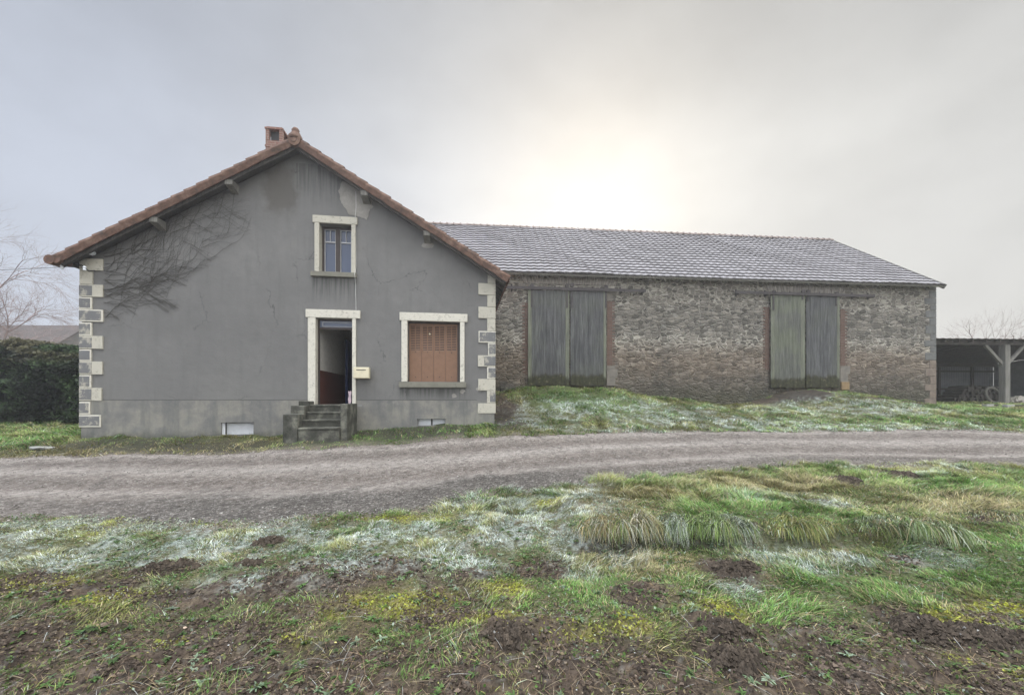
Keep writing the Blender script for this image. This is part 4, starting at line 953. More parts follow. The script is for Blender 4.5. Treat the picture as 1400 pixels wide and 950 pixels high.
for x in xs_:
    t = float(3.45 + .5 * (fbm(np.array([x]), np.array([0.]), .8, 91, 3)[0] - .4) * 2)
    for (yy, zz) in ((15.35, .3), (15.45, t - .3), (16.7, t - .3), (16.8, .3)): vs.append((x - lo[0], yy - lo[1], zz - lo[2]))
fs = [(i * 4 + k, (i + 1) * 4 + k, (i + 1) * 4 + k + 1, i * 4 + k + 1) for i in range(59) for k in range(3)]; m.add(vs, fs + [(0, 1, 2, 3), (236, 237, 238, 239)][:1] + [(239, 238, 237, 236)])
m.build('dark_core', m_plain('hedge_inside', (.016, .02, .012), .9, .1), hd_, 0)  # solid dark core added so nothing shows through the leaves
bp = MB()
for i in range(420):
    x = rnd.uniform(-1.8, 1.8); y = rnd.uniform(-.4, .5); z = rnd.uniform(0, .75) * max(.15, 1 - abs(x) / 2.0); a = rnd.uniform(-.5, .6); L_ = rnd.uniform(.4, 1.3); yaw = rnd.uniform(-.6, .6)
    p0 = Vector((x, y, z)); d = Vector((math.cos(a) * math.cos(yaw), math.sin(yaw), math.sin(a) * .7)); q = p0 + d * L_ * .5 + Vector((0, 0, rnd.uniform(-.05, .12))); e = p0 + d * L_; e.z = max(.02, e.z)
    bp.tube([p0, q, e], [.012, .009, .004], 4)
o = bp.build('brush_pile', m_plain('brush_twig', (.12, .095, .08), .9), None, 0); o.location = (-12.6, 14.0, .64); tag(o, 'heap of bare cut twigs at the foot of the hedge', 'brushwood')

def tree(name, loc, h, seed, levels, label, spread=.75, rad=.16, twigs=M['twig'], droop=.0, nb=3, lean=(0, 0), cutlen=.12):
    r = random.Random(seed); root = empty(name, loc); tag(root, label, 'tree', None)
    tr = MB(); cr = MB()
    def grow(p, d, L_, rr, lv):
        n = 5; pts = [p]; dd = d.copy(); rads = [rr]
        for i in range(n):
            dd = (dd + Vector((r.uniform(-1, 1), r.uniform(-1, 1), r.uniform(-.6, .8) - droop * (lv > 1))) * .17).normalized(); pts.append(pts[-1] + dd * L_ / n); rads.append(rr * (1 - .5 * (i + 1) / n))
        (tr if lv <= 1 else cr).tube(pts, rads, 6 if lv < 2 else (4 if lv < 3 else 3), cap=False)
        if lv >= levels: return
        k = nb + (1 if lv > 1 else 0)
        for i in range(k):
            t = r.uniform(.35, 1.0) if i else 1.0; j = min(n - 1, int(t * n)); q = pts[j] + (pts[j + 1] - pts[j]) * (t * n - j if t < 1 else 1)
            ax_ = dd.cross(Vector((r.uniform(-1, 1), r.uniform(-1, 1), r.uniform(-1, 1)))); ax_.normalize()
            nd = Matrix.Rotation(r.uniform(.3, spread), 3, ax_) @ dd
            grow(q, nd, L_ * r.uniform(.58, .82), rads[j] * .68, lv + 1)
    grow(Vector((0, 0, -.2)), Vector((lean[0], lean[1], 1)).normalized(), h * .34, rad, 0)
    tr.build('trunk', M['bark'], root, 0, smooth=True); cr.build('crown', twigs, root, 0)
    return root
tree('bare_tree', (-26.8, 19.5, .7), 10.5, 5, 6, 'leafless pale twigged tree over the hedge at the left edge', .85, .2, droop=.25, lean=(.10, 0), nb=4)
tree('bare_tree', (34.8, 30.5, 1.4), 9.5, 9, 5, 'faint bare tree just right of the barn, above the shed roof', .8, .13, lean=(-.1, 0))
tree('bare_tree', (44.0, 33.5, 1.4), 8.5, 12, 5, 'faint low bare tree behind the middle of the shed roof', 1.0, .12, lean=(.1, 0))

# drain slab in the left verge
sx_, sd_ = G(63, 609.5); m = MB(); k = 14; m.add([(.34 * math.cos(6.28 * i / k) * rnd.uniform(.85, 1.1), .22 * math.sin(6.28 * i / k) * rnd.uniform(.8, 1.1), zz) for zz in (-.04, .0) for i in range(k)], [tuple(range(k, 2 * k))] + [(i, (i + 1) % k, k + (i + 1) % k, k + i) for i in range(k)])
o = m.build('drain_cover', M['concrete_pale'], None, 0, .006); o.location = (sx_, sd_, float(HT(np.array([sx_]), np.array([sd_]))[0]) + .015); tag(o, 'flat pale slab in the grass left of the house corner', 'drain cover')
# ================================================================== GROUND
def axis(segs):
    out = []
    for a, b, st in segs: out += list(np.arange(a, b - 1e-6, st))
    return np.array(out + [segs[-1][1]])
gx = axis([(-230, -60, 17), (-60, -24, 3), (-24, -11, .25), (-11, -5.5, .08), (-5.5, 6.5, .032), (6.5, 12, .07), (12, 26, .14), (26, 60, 3.4), (60, 230, 17)])
gy = axis([(-160, -10, 15), (-10, 1, 1.1), (1, 1.7, .1), (1.7, 4.9, .022), (4.9, 9, .05), (9, 18.5, .07), (18.5, 26, .3), (26, 60, 3.4), (60, 240, 18)])
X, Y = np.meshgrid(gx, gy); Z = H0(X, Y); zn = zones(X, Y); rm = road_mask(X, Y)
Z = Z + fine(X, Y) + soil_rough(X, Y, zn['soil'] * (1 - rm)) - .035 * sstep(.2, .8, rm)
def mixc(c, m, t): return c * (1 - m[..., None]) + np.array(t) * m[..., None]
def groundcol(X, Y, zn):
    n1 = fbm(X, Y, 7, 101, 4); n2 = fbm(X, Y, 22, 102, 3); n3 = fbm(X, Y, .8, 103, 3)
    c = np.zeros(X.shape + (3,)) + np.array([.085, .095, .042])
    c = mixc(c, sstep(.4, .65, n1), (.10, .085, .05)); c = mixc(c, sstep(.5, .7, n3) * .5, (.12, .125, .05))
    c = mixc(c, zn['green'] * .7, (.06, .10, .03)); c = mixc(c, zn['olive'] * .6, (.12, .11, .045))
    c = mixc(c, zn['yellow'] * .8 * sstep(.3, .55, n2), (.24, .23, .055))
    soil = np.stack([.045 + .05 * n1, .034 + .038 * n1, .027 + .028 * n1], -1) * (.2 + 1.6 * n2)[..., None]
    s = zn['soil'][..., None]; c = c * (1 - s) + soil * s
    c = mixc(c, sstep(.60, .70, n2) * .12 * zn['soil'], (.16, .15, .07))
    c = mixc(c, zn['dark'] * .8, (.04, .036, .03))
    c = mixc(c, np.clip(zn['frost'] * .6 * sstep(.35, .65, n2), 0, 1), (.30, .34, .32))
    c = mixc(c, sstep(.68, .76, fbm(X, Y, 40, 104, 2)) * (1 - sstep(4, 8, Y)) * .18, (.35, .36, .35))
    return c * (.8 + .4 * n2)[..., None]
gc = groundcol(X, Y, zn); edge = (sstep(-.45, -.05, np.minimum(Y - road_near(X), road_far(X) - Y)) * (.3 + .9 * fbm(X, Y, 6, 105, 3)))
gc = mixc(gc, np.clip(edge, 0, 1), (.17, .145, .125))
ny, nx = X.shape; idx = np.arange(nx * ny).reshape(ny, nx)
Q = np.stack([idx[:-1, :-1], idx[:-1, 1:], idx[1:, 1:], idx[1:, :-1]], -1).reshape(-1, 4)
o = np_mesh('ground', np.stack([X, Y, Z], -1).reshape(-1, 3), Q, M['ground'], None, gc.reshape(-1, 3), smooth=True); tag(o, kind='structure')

# gravel track
rx = axis([(-60, -20, 1.), (-20, -9, .12), (-9, 9, .04), (9, 22, .1), (22, 60, 1.)]); tt = np.linspace(0, 1, 100)
X, T = np.meshgrid(rx, tt); yn = road_near(rx); yf = road_far(rx); Y = yn[None] + (yf - yn)[None] * T
Zr = H0(X, Y) + fine(X, Y) + .008 - .03 * (np.minimum(T, 1 - T) < .004)
n1 = fbm(X * .35, T * 6 + X * .02, 1, 111, 5); n2 = fbm(X, Y, 12, 112, 4); n3 = fbm(X * .5, Y, 2.2, 113, 4)
c = np.zeros(X.shape + (3,)) + np.array([.20, .174, .155])
def band(t0, w, am): return np.exp(-((T + (n1 - .5) * .10 - t0) / w) ** 2) * am
c = mixc(c, np.clip(band(.12, .05, .6) + band(.42, .06, .5) + band(.8, .05, .45), 0, 1) * (.6 + 1.1 * n3), (.105, .087, .075))
c = mixc(c, np.clip(band(.26, .05, .7) + band(.62, .08, .8) + band(.94, .03, .7), 0, 1) * (.4 + .8 * n1), (.37, .34, .312))
dk = (1 - sstep(.16, .34, T + (fbm(X, Y, 1.6, 114, 5) - .5) * .3)) * sstep(-6.3, -4, X) * (1 - sstep(.3, 2.2, X)); c = mixc(c, dk * .9, (.062, .056, .05))
c = mixc(c, (1 - sstep(.1, .22, T + (n3 - .5) * .2)) * .5, (.11, .10, .09))
c = c * (.5 + 1.0 * n2)[..., None]; c = mixc(c, sstep(.66, .72, fbm(X, Y, 7, 115, 4)) * .55, (.08, .07, .065)); c = mixc(c, sstep(.60, .8, fbm(X, Y, 18, 116, 3)) * .35, (.36, .34, .31))
ny, nx = X.shape; idx = np.arange(nx * ny).reshape(ny, nx); Q = np.stack([idx[:-1, :-1], idx[:-1, 1:], idx[1:, 1:], idx[1:, :-1]], -1).reshape(-1, 4)
o = np_mesh('gravel_track', np.stack([X, Y, Zr], -1).reshape(-1, 3), Q, M['roadm'], None, c.reshape(-1, 3), smooth=True); tag(o, kind='structure')

# ================================================================== PLANTS ON THE GROUND
def blades(P, ang, lean, h, w, col, name, parent=None, segs=2, droop=.0, mat=None, yaw=None):
    """tapered curved blades: base P, lean direction ang, horizontal reach lean, height h, width w"""
    n = len(P); D = np.stack([np.cos(ang), np.sin(ang), np.zeros(n)], 1)
    ya = ang + math.pi / 2 + (rng.uniform(-.9, .9, n) if yaw is None else yaw); Wd = np.stack([np.cos(ya), np.sin(ya), np.zeros(n)], 1)
    V = np.empty((n, segs + 1, 2, 3))
    for k in range(segs + 1):
        t = k / segs
        c = P + D * (lean * t ** 1.5)[:, None]; c[:, 2] += h * t - droop * h * t * t * 1.0
        ww = (w * (1 - .8 * t ** 1.5) * .5)[:, None]
        V[:, k, 0] = c - Wd * ww; V[:, k, 1] = c + Wd * ww
    b = (np.arange(n) * (segs + 1) * 2)[:, None]; Q = []
    for k in range(segs): Q.append(b + np.array([[2 * k, 2 * k + 1, 2 * k + 3, 2 * k + 2]]))
    Q = np.stack(Q, 1).reshape(-1, 4)
    root_shade = np.linspace(.5, 1.4, segs + 1)[None, :, None, None]  # blade colour darkened at the root, brightened at the tip, imitating shaded gaps
    CC = np.clip(col[:, None, None, :] * root_shade * np.ones((1, 1, 2, 1)), 0, .9).reshape(-1, 3)
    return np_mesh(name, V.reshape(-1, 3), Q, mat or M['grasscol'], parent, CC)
def hinside(X, Y):     # inside a building footprint
    def loc(f, x, y): dx = x - f.o[0]; dy = y - f.o[1]; return dx * f.c + dy * f.s, -dx * f.s + dy * f.c
    u, v = loc(HF, X, Y); a = (u > -.02) & (u < HW + .02) & (v > -.02) & (v < 8.5)
    a |= (u > h_door[0] - .42) & (u < h_door[1] + .2) & (v > -1.15) & (v < 0)
    u, v = loc(BF, X, Y); a |= (u > -.1) & (u < BU + .02) & (v > -.03) & (v < 10.1)
    return a
def grass_patch(x0, x1, y0, y1, dens, hm, wm, name, near, pal=None):
    N = int((x1 - x0) * (y1 - y0) * dens); X = rng.uniform(x0, x1, N); Y = rng.uniform(y0, y1, N)
    if near: k = (np.abs(X) < Y * 1.36 + .4) | ((np.abs(X) < Y * 1.36 + 5.5) & (rng.random(N) < .3)); X = X[k]; Y = Y[k]
    zn = zones(X, Y); rm = np.minimum(sstep(-.10, .16, Y - road_near(X)), sstep(-.10, .16, road_far(X) - Y))
    clump = fbm(X, Y, 3.2, 121, 4); n2 = fbm(X, Y, 11, 122, 3)
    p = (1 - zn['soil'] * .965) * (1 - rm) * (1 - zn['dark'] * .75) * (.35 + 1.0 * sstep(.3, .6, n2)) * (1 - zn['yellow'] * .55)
    k = (rng.random(len(X)) < p) & ~hinside(X, Y); X = X[k]; Y = Y[k]; clump = clump[k]; n2 = n2[k]; zn = {a: b[k] for a, b in zn.items()}; n = len(X)
    Z = HT(X, Y) - .006
    r = rng.random(n); r2 = rng.random(n)
    c = np.zeros((n, 3)) + np.array([.088, .162, .027])
    c = mixc(c, sstep(.45, .62, fbm(X, Y, 1.7, 123, 3)), (.195, .21, .055)); c = mixc(c, zn['green'] * .85, (.098, .212, .032)); c = mixc(c, zn['olive'] * .8, (.19, .165, .062))
    c = mixc(c, zn['yellow'] * .8, (.34, .37, .06)); c = mixc(c, ((r < .16 + .2 * zn['olive']) * 1.0), (.30, .245, .13))
    c = mixc(c, ((r > .93)) * 1.0, (.12, .085, .05))
    fr = np.clip(zn['frost'] * 1.15 * sstep(.30, .85, r2 + (n2 - .5) * 1.1) + (r2 > .95) * .35 + .04, 0, .85); c = mixc(c, fr, (.50, .565, .545))
    c = c * np.exp(rng.normal(0, .32, n))[:, None] * (.6 + .8 * n2)[:, None]
    h = hm * (.35 + 1.3 * sstep(.3, .75, clump)) * rng.uniform(.5, 1.4, n) * (1 - .3 * zn['frost']) * (1 - .45 * zn['yellow']) * (1 - .4 * zn['soil'])
    ang = fbm(X, Y, 1.3, 124, 2) * 12 + rng.normal(0, .9, n)
    wm = wm * np.where(np.abs(X) < Y * 1.36 + .4, 1, 1.8) if near else wm
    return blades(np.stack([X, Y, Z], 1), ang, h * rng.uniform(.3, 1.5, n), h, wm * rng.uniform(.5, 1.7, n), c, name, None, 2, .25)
def stuff(o, lab, cat): return tag(o, lab, cat, kind='stuff')
stuff(grass_patch(-12.5, 13.5, .6, 5.2, 9000, .047, .0047, 'grass', True), 'frosted and green grass covering the near bank', 'grass')
stuff(grass_patch(-1, 19, 5.2, 8.6, 4500, .08, .0066, 'grass', True), 'tall rough grass along the near edge of the track', 'grass')
stuff(grass_patch(-17, 0, 8.1, 11.6, 2000, .055, .0105, 'grass', True), 'short grass verge before the grey house', 'grass')
stuff(grass_patch(-1.2, 26, 10.4, 17.6, 1250, .075, .015, 'grass', True), 'frosted grass bank before the stone barn', 'grass')
stuff(grass_patch(-27, -10.8, 8.6, 15.6, 600, .09, .020, 'grass', True), 'green grass between the track and the hedge', 'grass')
stuff(grass_patch(18, 36, 11, 22, 260, .07, .024, 'grass', True), 'thin grass before the open shed', 'grass')

# low weeds, moss and clover leaves of the near ground
N = 210000; X = rng.uniform(-6.5, 8, N); Y = 1.8 + rng.random(N) ** 1.2 * 4.4; k = np.abs(X) < Y * 1.36 + .3; X = X[k]; Y = Y[k]; zn = zones(X, Y); rm = road_mask(X, Y); n1 = fbm(X, Y, 4.5, 131, 4); n2 = fbm(X, Y, 15, 132, 3)
p = (1 - rm) * (.12 + .8 * sstep(.42, .62, n1) * sstep(.35, .6, n2) + .8 * zn['yellow']) * (1 - .45 * zn['soil']); k = rng.random(len(X)) < p; X = X[k]; Y = Y[k]; zn = {a: b[k] for a, b in zn.items()}; n2 = n2[k]; n = len(X); r = rng.random(n)
c = np.zeros((n, 3)) + np.array([.10, .19, .045]); c = mixc(c, zn['yellow'], (.36, .38, .06)); c = mixc(c, (r < .22) * 1., (.19, .15, .09)); c = mixc(c, zn['soil'] * .6 * (r > .3), (.16, .15, .08))
c = mixc(c, np.clip(zn['frost'] * .8 + (r > .93) * .6, 0, .8), (.36, .42, .39)); c = c * rng.uniform(.5, 1.3, n)[:, None]
o = leafcloud(np.stack([X, Y, HT(X, Y) + rng.uniform(.0, .03, n)], 1), np.full(n, .0155), c, 'weeds', M['leaf']); stuff(o, 'low clover, moss and weed leaves over the near ground', 'weeds')

# rosettes of broad-leaved weeds
N = 1800; X = rng.uniform(-4.5, 6.5, N); Y = 1.9 + rng.random(N) ** 1.1 * 3.0; k = (np.abs(X) < Y * 1.36) & (road_mask(X, Y) < .05) & (rng.random(N) < .25 + .75 * sstep(.45, .6, fbm(X, Y, 1.6, 191, 3))); X = X[k]; Y = Y[k]; m_ = len(X); k8 = 9
sz = np.repeat(rng.uniform(.018, .05, m_), k8); X = np.repeat(X, k8) + rng.normal(0, .004, m_ * k8); Y = np.repeat(Y, k8) + rng.normal(0, .004, m_ * k8); n = len(X); fr = np.repeat((rng.random(m_) < .25) * rng.uniform(.15, .5, m_), k8)
c = mixc(np.zeros((n, 3)) + np.array([.075, .14, .04]), fr, (.36, .42, .38)) * np.repeat(rng.uniform(.6, 1.3, m_), k8)[:, None] * rng.uniform(.75, 1.25, n)[:, None]
a = np.tile(np.arange(k8) / k8 * 6.283, m_) + rng.normal(0, .55, n)
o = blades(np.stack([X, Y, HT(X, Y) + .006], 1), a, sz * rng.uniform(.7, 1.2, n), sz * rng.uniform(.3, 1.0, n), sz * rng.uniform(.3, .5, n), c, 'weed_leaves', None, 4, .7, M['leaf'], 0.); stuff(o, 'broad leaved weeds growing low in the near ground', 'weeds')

# straw: dead bents and twigs lying on the ground
N = 26000; X = rng.uniform(-6, 8, N); Y = 1.85 + rng.random(N) ** 1.3 * 3.6; k = (np.abs(X) < Y * 1.36 + .3) & (road_mask(X, Y) < .1) & (fbm(X, Y, 2.6, 141, 3) + .12 * rng.random(N) > .5); X = X[k]; Y = Y[k]; n = len(X)
r = rng.random(n); c = np.zeros((n, 3)) + np.array([.25, .18, .11]); c = mixc(c, (r < .45) * 1., (.11, .075, .05)); c = mixc(c, (r > .8) * 1., (.33, .28, .19)); c = mixc(c, (r > .95) * 1., (.38, .39, .38))
L_ = rng.uniform(.04, .16, n) * (1 + .4 * (r > .9)); a = rng.uniform(0, 6.28, n)
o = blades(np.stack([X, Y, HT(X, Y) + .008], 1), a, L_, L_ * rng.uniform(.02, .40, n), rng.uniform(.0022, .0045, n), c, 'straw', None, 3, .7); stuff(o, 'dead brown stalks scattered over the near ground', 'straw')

# soil crumbs
def crumbs(X, Y, s, col, name, mat, sink=.2):
    n = len(X); base = np.array([(1, 0, 0), (0, 1, 0), (-1, 0, 0), (0, -1, 0), (0, 0, 1), (0, 0, -1)], float)
    base = np.concatenate([base]); V = base[None] * (1 + rng.uniform(-.35, .35, (n, 6, 1))) + rng.uniform(-.2, .2, (n, 6, 3))
    a = rng.uniform(0, 6.28, n); ca, sa = np.cos(a)[:, None], np.sin(a)[:, None]; x = V[..., 0] * ca - V[..., 1] * sa; y = V[..., 0] * sa + V[..., 1] * ca
    V = np.stack([x * s[:, None] * rng.uniform(.7, 1.3, (n, 1)), y * s[:, None], V[..., 2] * s[:, None] * .7], -1) + np.stack([X, Y, HT(X, Y) + s * sink], 1)[:, None]
    F_ = np.array([(0, 1, 4), (1, 2, 4), (2, 3, 4), (3, 0, 4), (1, 0, 5), (2, 1, 5), (3, 2, 5), (0, 3, 5)]); Q = ((np.arange(n) * 6)[:, None, None] + F_[None]).reshape(-1, 3)
    return np_mesh(name, V.reshape(-1, 3), Q, mat, None, np.repeat(col, 6, 0), tri=True, smooth=False)
N = 260000; X = rng.uniform(-5.5, 7, N); Y = 1.85 + rng.random(N) ** 1.2 * 3.2; k = (np.abs(X) < Y * 1.36 + .2); X = X[k]; Y = Y[k]; zn = zones(X, Y)['soil'] * (1 - road_mask(X, Y)); k = rng.random(len(X)) < zn * (.15 + .85 * sstep(.4, .6, fbm(X, Y, 6, 151, 3))); X = X[k]; Y = Y[k]; n = len(X)
s = .0035 + rng.gamma(1.3, .0032, n); s = np.minimum(s, .022); r = rng.random(n)
c = np.zeros((n, 3)) + np.array([.08, .062, .049]); c = mixc(c, ((r < .12) & (s < .010)) * 1., (.20, .165, .125)); c = mixc(c, ((r > .93) & (s < .010)) * 1., (.18, .17, .07)); c = mixc(c, ((r > .985) & (s < .007)) * 1., (.36, .37, .37)); c *= np.exp(rng.normal(0, .45, n))[:, None]
stuff(crumbs(X, Y, s, c, 'soil_crumbs', M['clod']), 'brown soil crumbs of the bare near ground', 'soil')
# loose stones on the track
N = 120000; X = rng.uniform(-12, 16, N); t = rng.random(N) ** 1.0; Y = road_near(X) - .12 + t * (road_far(X) - road_near(X) + .24); k = (np.abs(X) < Y * 1.36 + .3) & (rng.random(N) < .12 + .7 * (np.abs(t - .5) > .36) + .5 * sstep(.5, .65, fbm(X, Y, 2, 161, 3))); X = X[k]; Y = Y[k]; n = len(X); r = rng.random(n)
c = np.zeros((n, 3)) + np.array([.22, .195, .175]); c = mixc(c, (r < .4) * 1., (.10, .09, .08)); c = mixc(c, (r > .88) * 1., (.45, .43, .4)); c *= rng.uniform(.6, 1.3, n)[:, None]
stuff(crumbs(X, Y, .0035 + rng.gamma(1.3, .0042, n).clip(0, .022), c, 'gravel', M['clod'], .1), 'loose gravel along the track', 'gravel')

# molehills
def molehill(px, py, rx_, h, label):
    x0, y0 = G(px, py); r0 = rx_ * y0 / F; z0 = float(HT(np.array([x0]), np.array([y0]))[0]); n = int(2200 * max(.4, min(1.6, r0 / .25)))
    a = rng.uniform(0, 6.28, n); q = np.sqrt(rng.random(n)); bx = q * r0 * np.cos(a) * (1 + .3 * np.sin(3 * a + x0)); by = q * r0 * .62 * np.sin(a)
    zz = h * (1 - q ** 1.6) * (.7 + .6 * fbm(bx + x0, by + y0, 9, 171, 3)); s = np.minimum(.004 + rng.gamma(1.2, .0045, n), .026) * (1 + .5 * (y0 > 5))
    base = np.array([(1, 0, 0), (0, 1, 0), (-1, 0, 0), (0, -1, 0), (0, 0, 1), (0, 0, -1)], float); V = base[None] * (1 + rng.uniform(-.35, .35, (n, 6, 1))) + rng.uniform(-.25, .25, (n, 6, 3))
    g = HT(bx + x0, by + y0) - z0
    V = V * s[:, None, None] + np.stack([bx, by, zz + g + s * .1], 1)[:, None]
    F_ = np.array([(0, 1, 4), (1, 2, 4), (2, 3, 4), (3, 0, 4), (1, 0, 5), (2, 1, 5), (3, 2, 5), (0, 3, 5)]); Q = ((np.arange(n) * 6)[:, None, None] + F_[None]).reshape(-1, 3)
    c = np.array([.078, .062, .048]) * rng.uniform(.5, 1.45, n)[:, None]; c = mixc(c, ((rng.random(n) > .97) & (s < .012)) * 1., (.3, .3, .29))
    k = 14; G_ = []; C_ = []                                                  # solid core under the crumbs
    for i in range(k + 1):
        for j in range(24):
            q_ = i / k; a_ = j / 24 * 6.28318; xx = q_ * r0 * math.cos(a_) * (1 + .3 * math.sin(3 * a_ + x0)); yy = q_ * r0 * .62 * math.sin(a_); G_.append((xx, yy, 0)); C_.append((.065, .052, .04))
    G_ = np.array(G_); G_[:, 2] = HT(G_[:, 0] + x0, G_[:, 1] + y0) - z0 - .012 + h * (1 - np.repeat(np.arange(k + 1) / k, 24) ** 1.6) * (.7 + .6 * fbm(G_[:, 0] + x0, G_[:, 1] + y0, 9, 171, 3))
    q3 = []
    for i in range(k):
        for j in range(24): p = i * 24 + j; p2 = i * 24 + (j + 1) % 24; q3 += [(p, p + 24, p2 + 24), (p, p2 + 24, p2)]
    Vv = np.concatenate([G_, V.reshape(-1, 3)]); QQ = np.concatenate([np.array(q3), Q + len(G_)]); cc = np.concatenate([np.array(C_), np.repeat(c, 6, 0)])
    o = np_mesh('molehill', Vv, QQ, M['clod'], None, cc, tri=True); o.location = (x0, y0, z0); tag(o, label, 'molehill', 'heaps of turned soil in the near grass')
for a_ in [(990,868,34,.085,'dark earth heap right of centre near the bottom edge, with clover at its foot'),
           (1258,868,40,.09,'large dark earth heap, left one of the two big heaps at bottom right'),
           (1338,876,46,.07,'broad earth heap, right one of the two big heaps at bottom right'),
           (1002,784,30,.05,'low brown earth heap just below the hanging grass tufts'),
           (1226,650,26,.07,'small earth heap near the track, rightmost of the row at right'),
           (1160,659,18,.05,'small earth heap near the track, leftmost of the row at right'),
           (370,742,20,.04,'small reddish earth heap in the frosted grass nearest the track'),
           (228,776,42,.03,'flat wide earth patch at left below the frosted grass'),
           (343,773,18,.035,'small reddish earth heap right of the flat wide earth patch'),
           (1005,912,50,.05,'low crumbled earth heap at the bottom edge right of centre'),
           (700,880,40,.05,'low dark earth heap in the bottom centre of the picture')]: molehill(*a_)

# hanging tussocks
def tussock(px, py, w_px, h, pal, label, n=2600, fall=1.0):
    n = int(n * 1.7); h = h * .86
    x0, y0 = G(px, py); y0 = 4.16 if x0 < 4.4 else y0; W_ = w_px / 2 * y0 / F; z0 = float(HT(np.array([x0]), np.array([y0]))[0]) - .02
    bx = W_ * np.clip(rng.normal(0, .55, n), -1.25, 1.25); by = rng.uniform(-.07, .26, n); q = np.abs(bx / W_)
    lump = (.3 + 1.35 * fbm(bx + x0, bx * 0 + y0, 5, 181, 4)) * (1 - .4 * q ** 4)
    bz_ = (h * .25) * lump + HT(bx + x0, by * 0 + .12 + y0) - z0
    sw = (fbm(bx + x0, by * 1.5, 5.0, 182, 3) - .5) * 5
    ang = -math.pi / 2 + np.clip(sw, -1.6, 1.6) + rng.normal(0, .75, n)
    L_ = h * rng.uniform(.2, .95, n) * lump
    com = np.array([(.10, .16, .04), (.16, .20, .07), (.27, .24, .14), (.30, .34, .27), (.06, .08, .03)]); pal = np.array(pal); pi = np.clip(((fbm(bx + x0, by + y0, 9, 183, 3) - .3) * 2.0 + rng.normal(0, .5, n)) * len(pal), 0, len(pal) - 1).astype(int); c = np.where((rng.random(n) < .42)[:, None], com[rng.integers(0, 5, n)], pal[pi]) * np.exp(rng.normal(0, .45, n))[:, None]
    P = np.stack([bx, by, bz_], 1)
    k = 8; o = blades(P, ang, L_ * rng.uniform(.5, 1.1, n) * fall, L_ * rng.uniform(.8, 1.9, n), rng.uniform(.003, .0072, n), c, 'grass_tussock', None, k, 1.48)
    o.location = (x0, y0, z0); tag(o, label, 'grass tuft', 'long drooping grass tussocks on the near bank')
GR = [(.09, .14, .04), (.12, .17, .06), (.26, .30, .20), (.05, .07, .03), (.10, .13, .05)]; FRO = [(.36, .40, .35), (.24, .29, .22), (.10, .13, .08), (.10, .14, .06), (.05, .06, .05)]; STR = [(.25, .20, .10), (.20, .16, .08), (.30, .28, .20), (.10, .12, .05), (.07, .075, .04)]
tussock(835, 722, 105, .30, STR + [(.38, .36, .30)], 'straw coloured hanging tussock, leftmost on the bank', 2000)
tussock(893, 712, 42, .30, FRO, 'narrow frosted tussock between the straw one and the bright green one', 1100)
tussock(935, 720, 70, .34, GR + [(.16, .24, .07)], 'bright green tall tussock in the middle of the bank', 2100)
tussock(982, 726, 44, .28, FRO, 'small blue-white frosted tussock right of the bright green one', 1100)
tussock(1045, 712, 95, .26, [(.20, .20, .07), (.13, .18, .05), (.10, .15, .05), (.24, .20, .09)], 'olive green tussock between the frosted one and the big striped one', 2200)
tussock(1188, 715, 150, .32, [(.12, .17, .07), (.20, .26, .14), (.34, .38, .28), (.09, .13, .05), (.30, .24, .15)], 'widest grey-green tussock at the right of the bank', 2600)
tussock(1375, 712, 60, .16, STR, 'low pale tussock at the far right of the picture', 900)

# ================================================================== AIR, SKY, SUN, CAMERA
m = MB(); m.box(-240, 240, -170, 245, -2.5, 13.5)
t = NT('pale_fog'); t.t.nodes.remove(t.p); pv = t.n('ShaderNodeVolumePrincipled'); pv.inputs['Color'].default_value = (.93, .95, 1, 1); pv.inputs['Density'].default_value = DENS; pv.inputs['Anisotropy'].default_value = .6
t.l(pv.outputs[0], t.out.inputs['Volume']); o = m.build('haze', t.m, None, 0); tag(o, 'thin winter fog filling the air', 'fog', kind='stuff')

az, el = R(10.5), R(29); sd = Vector((math.sin(az) * math.cos(el), math.cos(az) * math.cos(el), math.sin(el)))
W = bpy.data.worlds.new('World'); bpy.context.scene.world = W; W.use_nodes = True; nt = W.node_tree; nt.nodes.clear()
t = NT.__new__(NT); t.t = nt
out = t.n('ShaderNodeOutputWorld'); d = t.n('ShaderNodeTexCoord').outputs['Generated']
sky = t.n('ShaderNodeTexSky', sky_type='NISHITA'); sky.sun_disc = False; sky.sun_elevation = el; sky.sun_rotation = az; sky.air_density = 1.5; sky.dust_density = 4
b1 = t.n('ShaderNodeBackground'); t.l(sky.outputs[0], b1.inputs[0]); b1.inputs[1].default_value = .05
dp = t.n('ShaderNodeVectorMath', operation='DOT_PRODUCT'); t.l(d, dp.inputs[0]); dp.inputs[1].default_value = tuple(sd); dot = dp.outputs['Value']
x, y, z = t.sep(d)
cl = t.noise(t.vmul(d, (1.0, 1.0, 2.2)), 2.1, 5, .5, dist=.3); cl2 = t.noise(t.vmul(d, (1, 1, 1.6)), 5, 4, .5)
dn = t.math('ADD', dot, t.math('MULTIPLY', t.math('SUBTRACT', cl, .5), .34))
glow = t.ramp(t.mr(dn, .4, 1.0, 0, 1, False), [(.0, .0), (.45, .03), (.70, .11), (.86, .24), (.95, .36), (1., .44)])
zr2 = t.ramp(t.math('ADD', z, t.math('MULTIPLY', t.math('SUBTRACT', cl, .5), .11)), [(0., .66), (.12, .67), (.28, .66), (.46, .60), (.60, .50), (.76, .46), (.86, 2.4), (1., 3.7)])
side = t.mr(y, -.4, .4, 3.4, 1.0)
cloudm = t.mr(cl2, .3, .7, .95, 1.05)
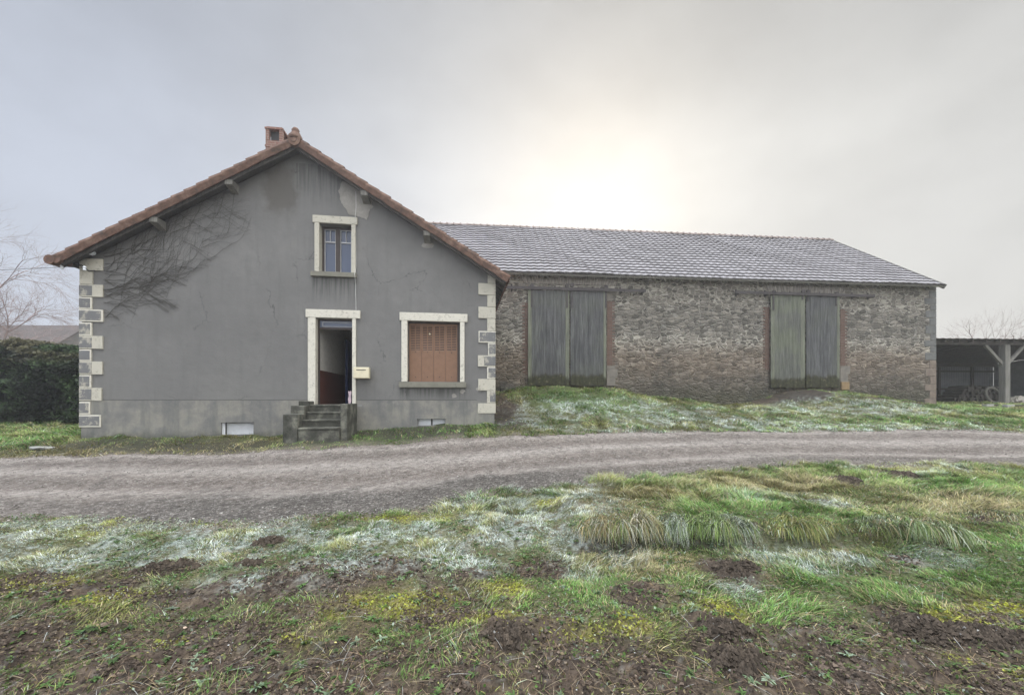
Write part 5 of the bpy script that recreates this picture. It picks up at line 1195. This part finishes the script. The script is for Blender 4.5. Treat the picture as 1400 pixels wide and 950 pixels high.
br = t.math('MULTIPLY', t.math('MULTIPLY', zr2, side), cloudm)
g2 = t.math('MULTIPLY', glow, t.ramp(z, [(0, .35), (.3, .8), (.48, 1.), (.62, .5), (.72, .25), (1, .2)]))
cold = t.mix(t.mr(x, -.7, .3, 0, 1), (.90, .97, 1.12), (1.0, .995, .97))
cc_ = t.n('ShaderNodeVectorMath', operation='SCALE'); t.l(cold, cc_.inputs[0]); t.l(br, cc_.inputs['Scale'])
gg_ = t.n('ShaderNodeVectorMath', operation='SCALE'); gg_.inputs[0].default_value = (.60, .59, .54); t.l(g2, gg_.inputs['Scale'])
cc = t.vadd(cc_.outputs[0], gg_.outputs[0])
b2 = t.n('ShaderNodeBackground'); t.l(cc, b2.inputs[0]); b2.inputs[1].default_value = 1.0
mx = t.n('ShaderNodeMixShader'); mx.inputs[0].default_value = .9; t.l(b1.outputs[0], mx.inputs[1]); t.l(b2.outputs[0], mx.inputs[2]); t.l(mx.outputs[0], out.inputs[0])
W.cycles.sampling_method = 'AUTOMATIC'

ld = bpy.data.lights.new('sun', 'SUN'); ld.energy = SUN; ld.angle = R(11); ld.color = (1, .95, .87)
lo_ = bpy.data.objects.new('sun', ld); lo_.rotation_euler = sd.to_track_quat('Z', 'Y').to_euler(); link(lo_)
cam = bpy.data.cameras.new('camera'); cam.sensor_width = 36; cam.lens = F / 1400 * 36; cam.shift_y = (HY - 475) / 1400; cam.clip_start = .05; cam.clip_end = 2000
co = bpy.data.objects.new('camera', cam); co.location = (0, 0, ZC); co.rotation_euler = (R(90), 0, 0); link(co)
S = bpy.context.scene; S.camera = co
S.view_settings.view_transform = 'Standard'; S.view_settings.look = 'None'; S.view_settings.gamma = 1; S.view_settings.use_curve_mapping = False; S.view_settings.exposure = EXPO
S.cycles.use_denoising = True; S.cycles.max_bounces = 6; S.cycles.diffuse_bounces = 3; S.cycles.volume_bounces = 1; S.cycles.transparent_max_bounces = 8
S.cycles.use_adaptive_sampling = True; S.cycles.adaptive_threshold = .02
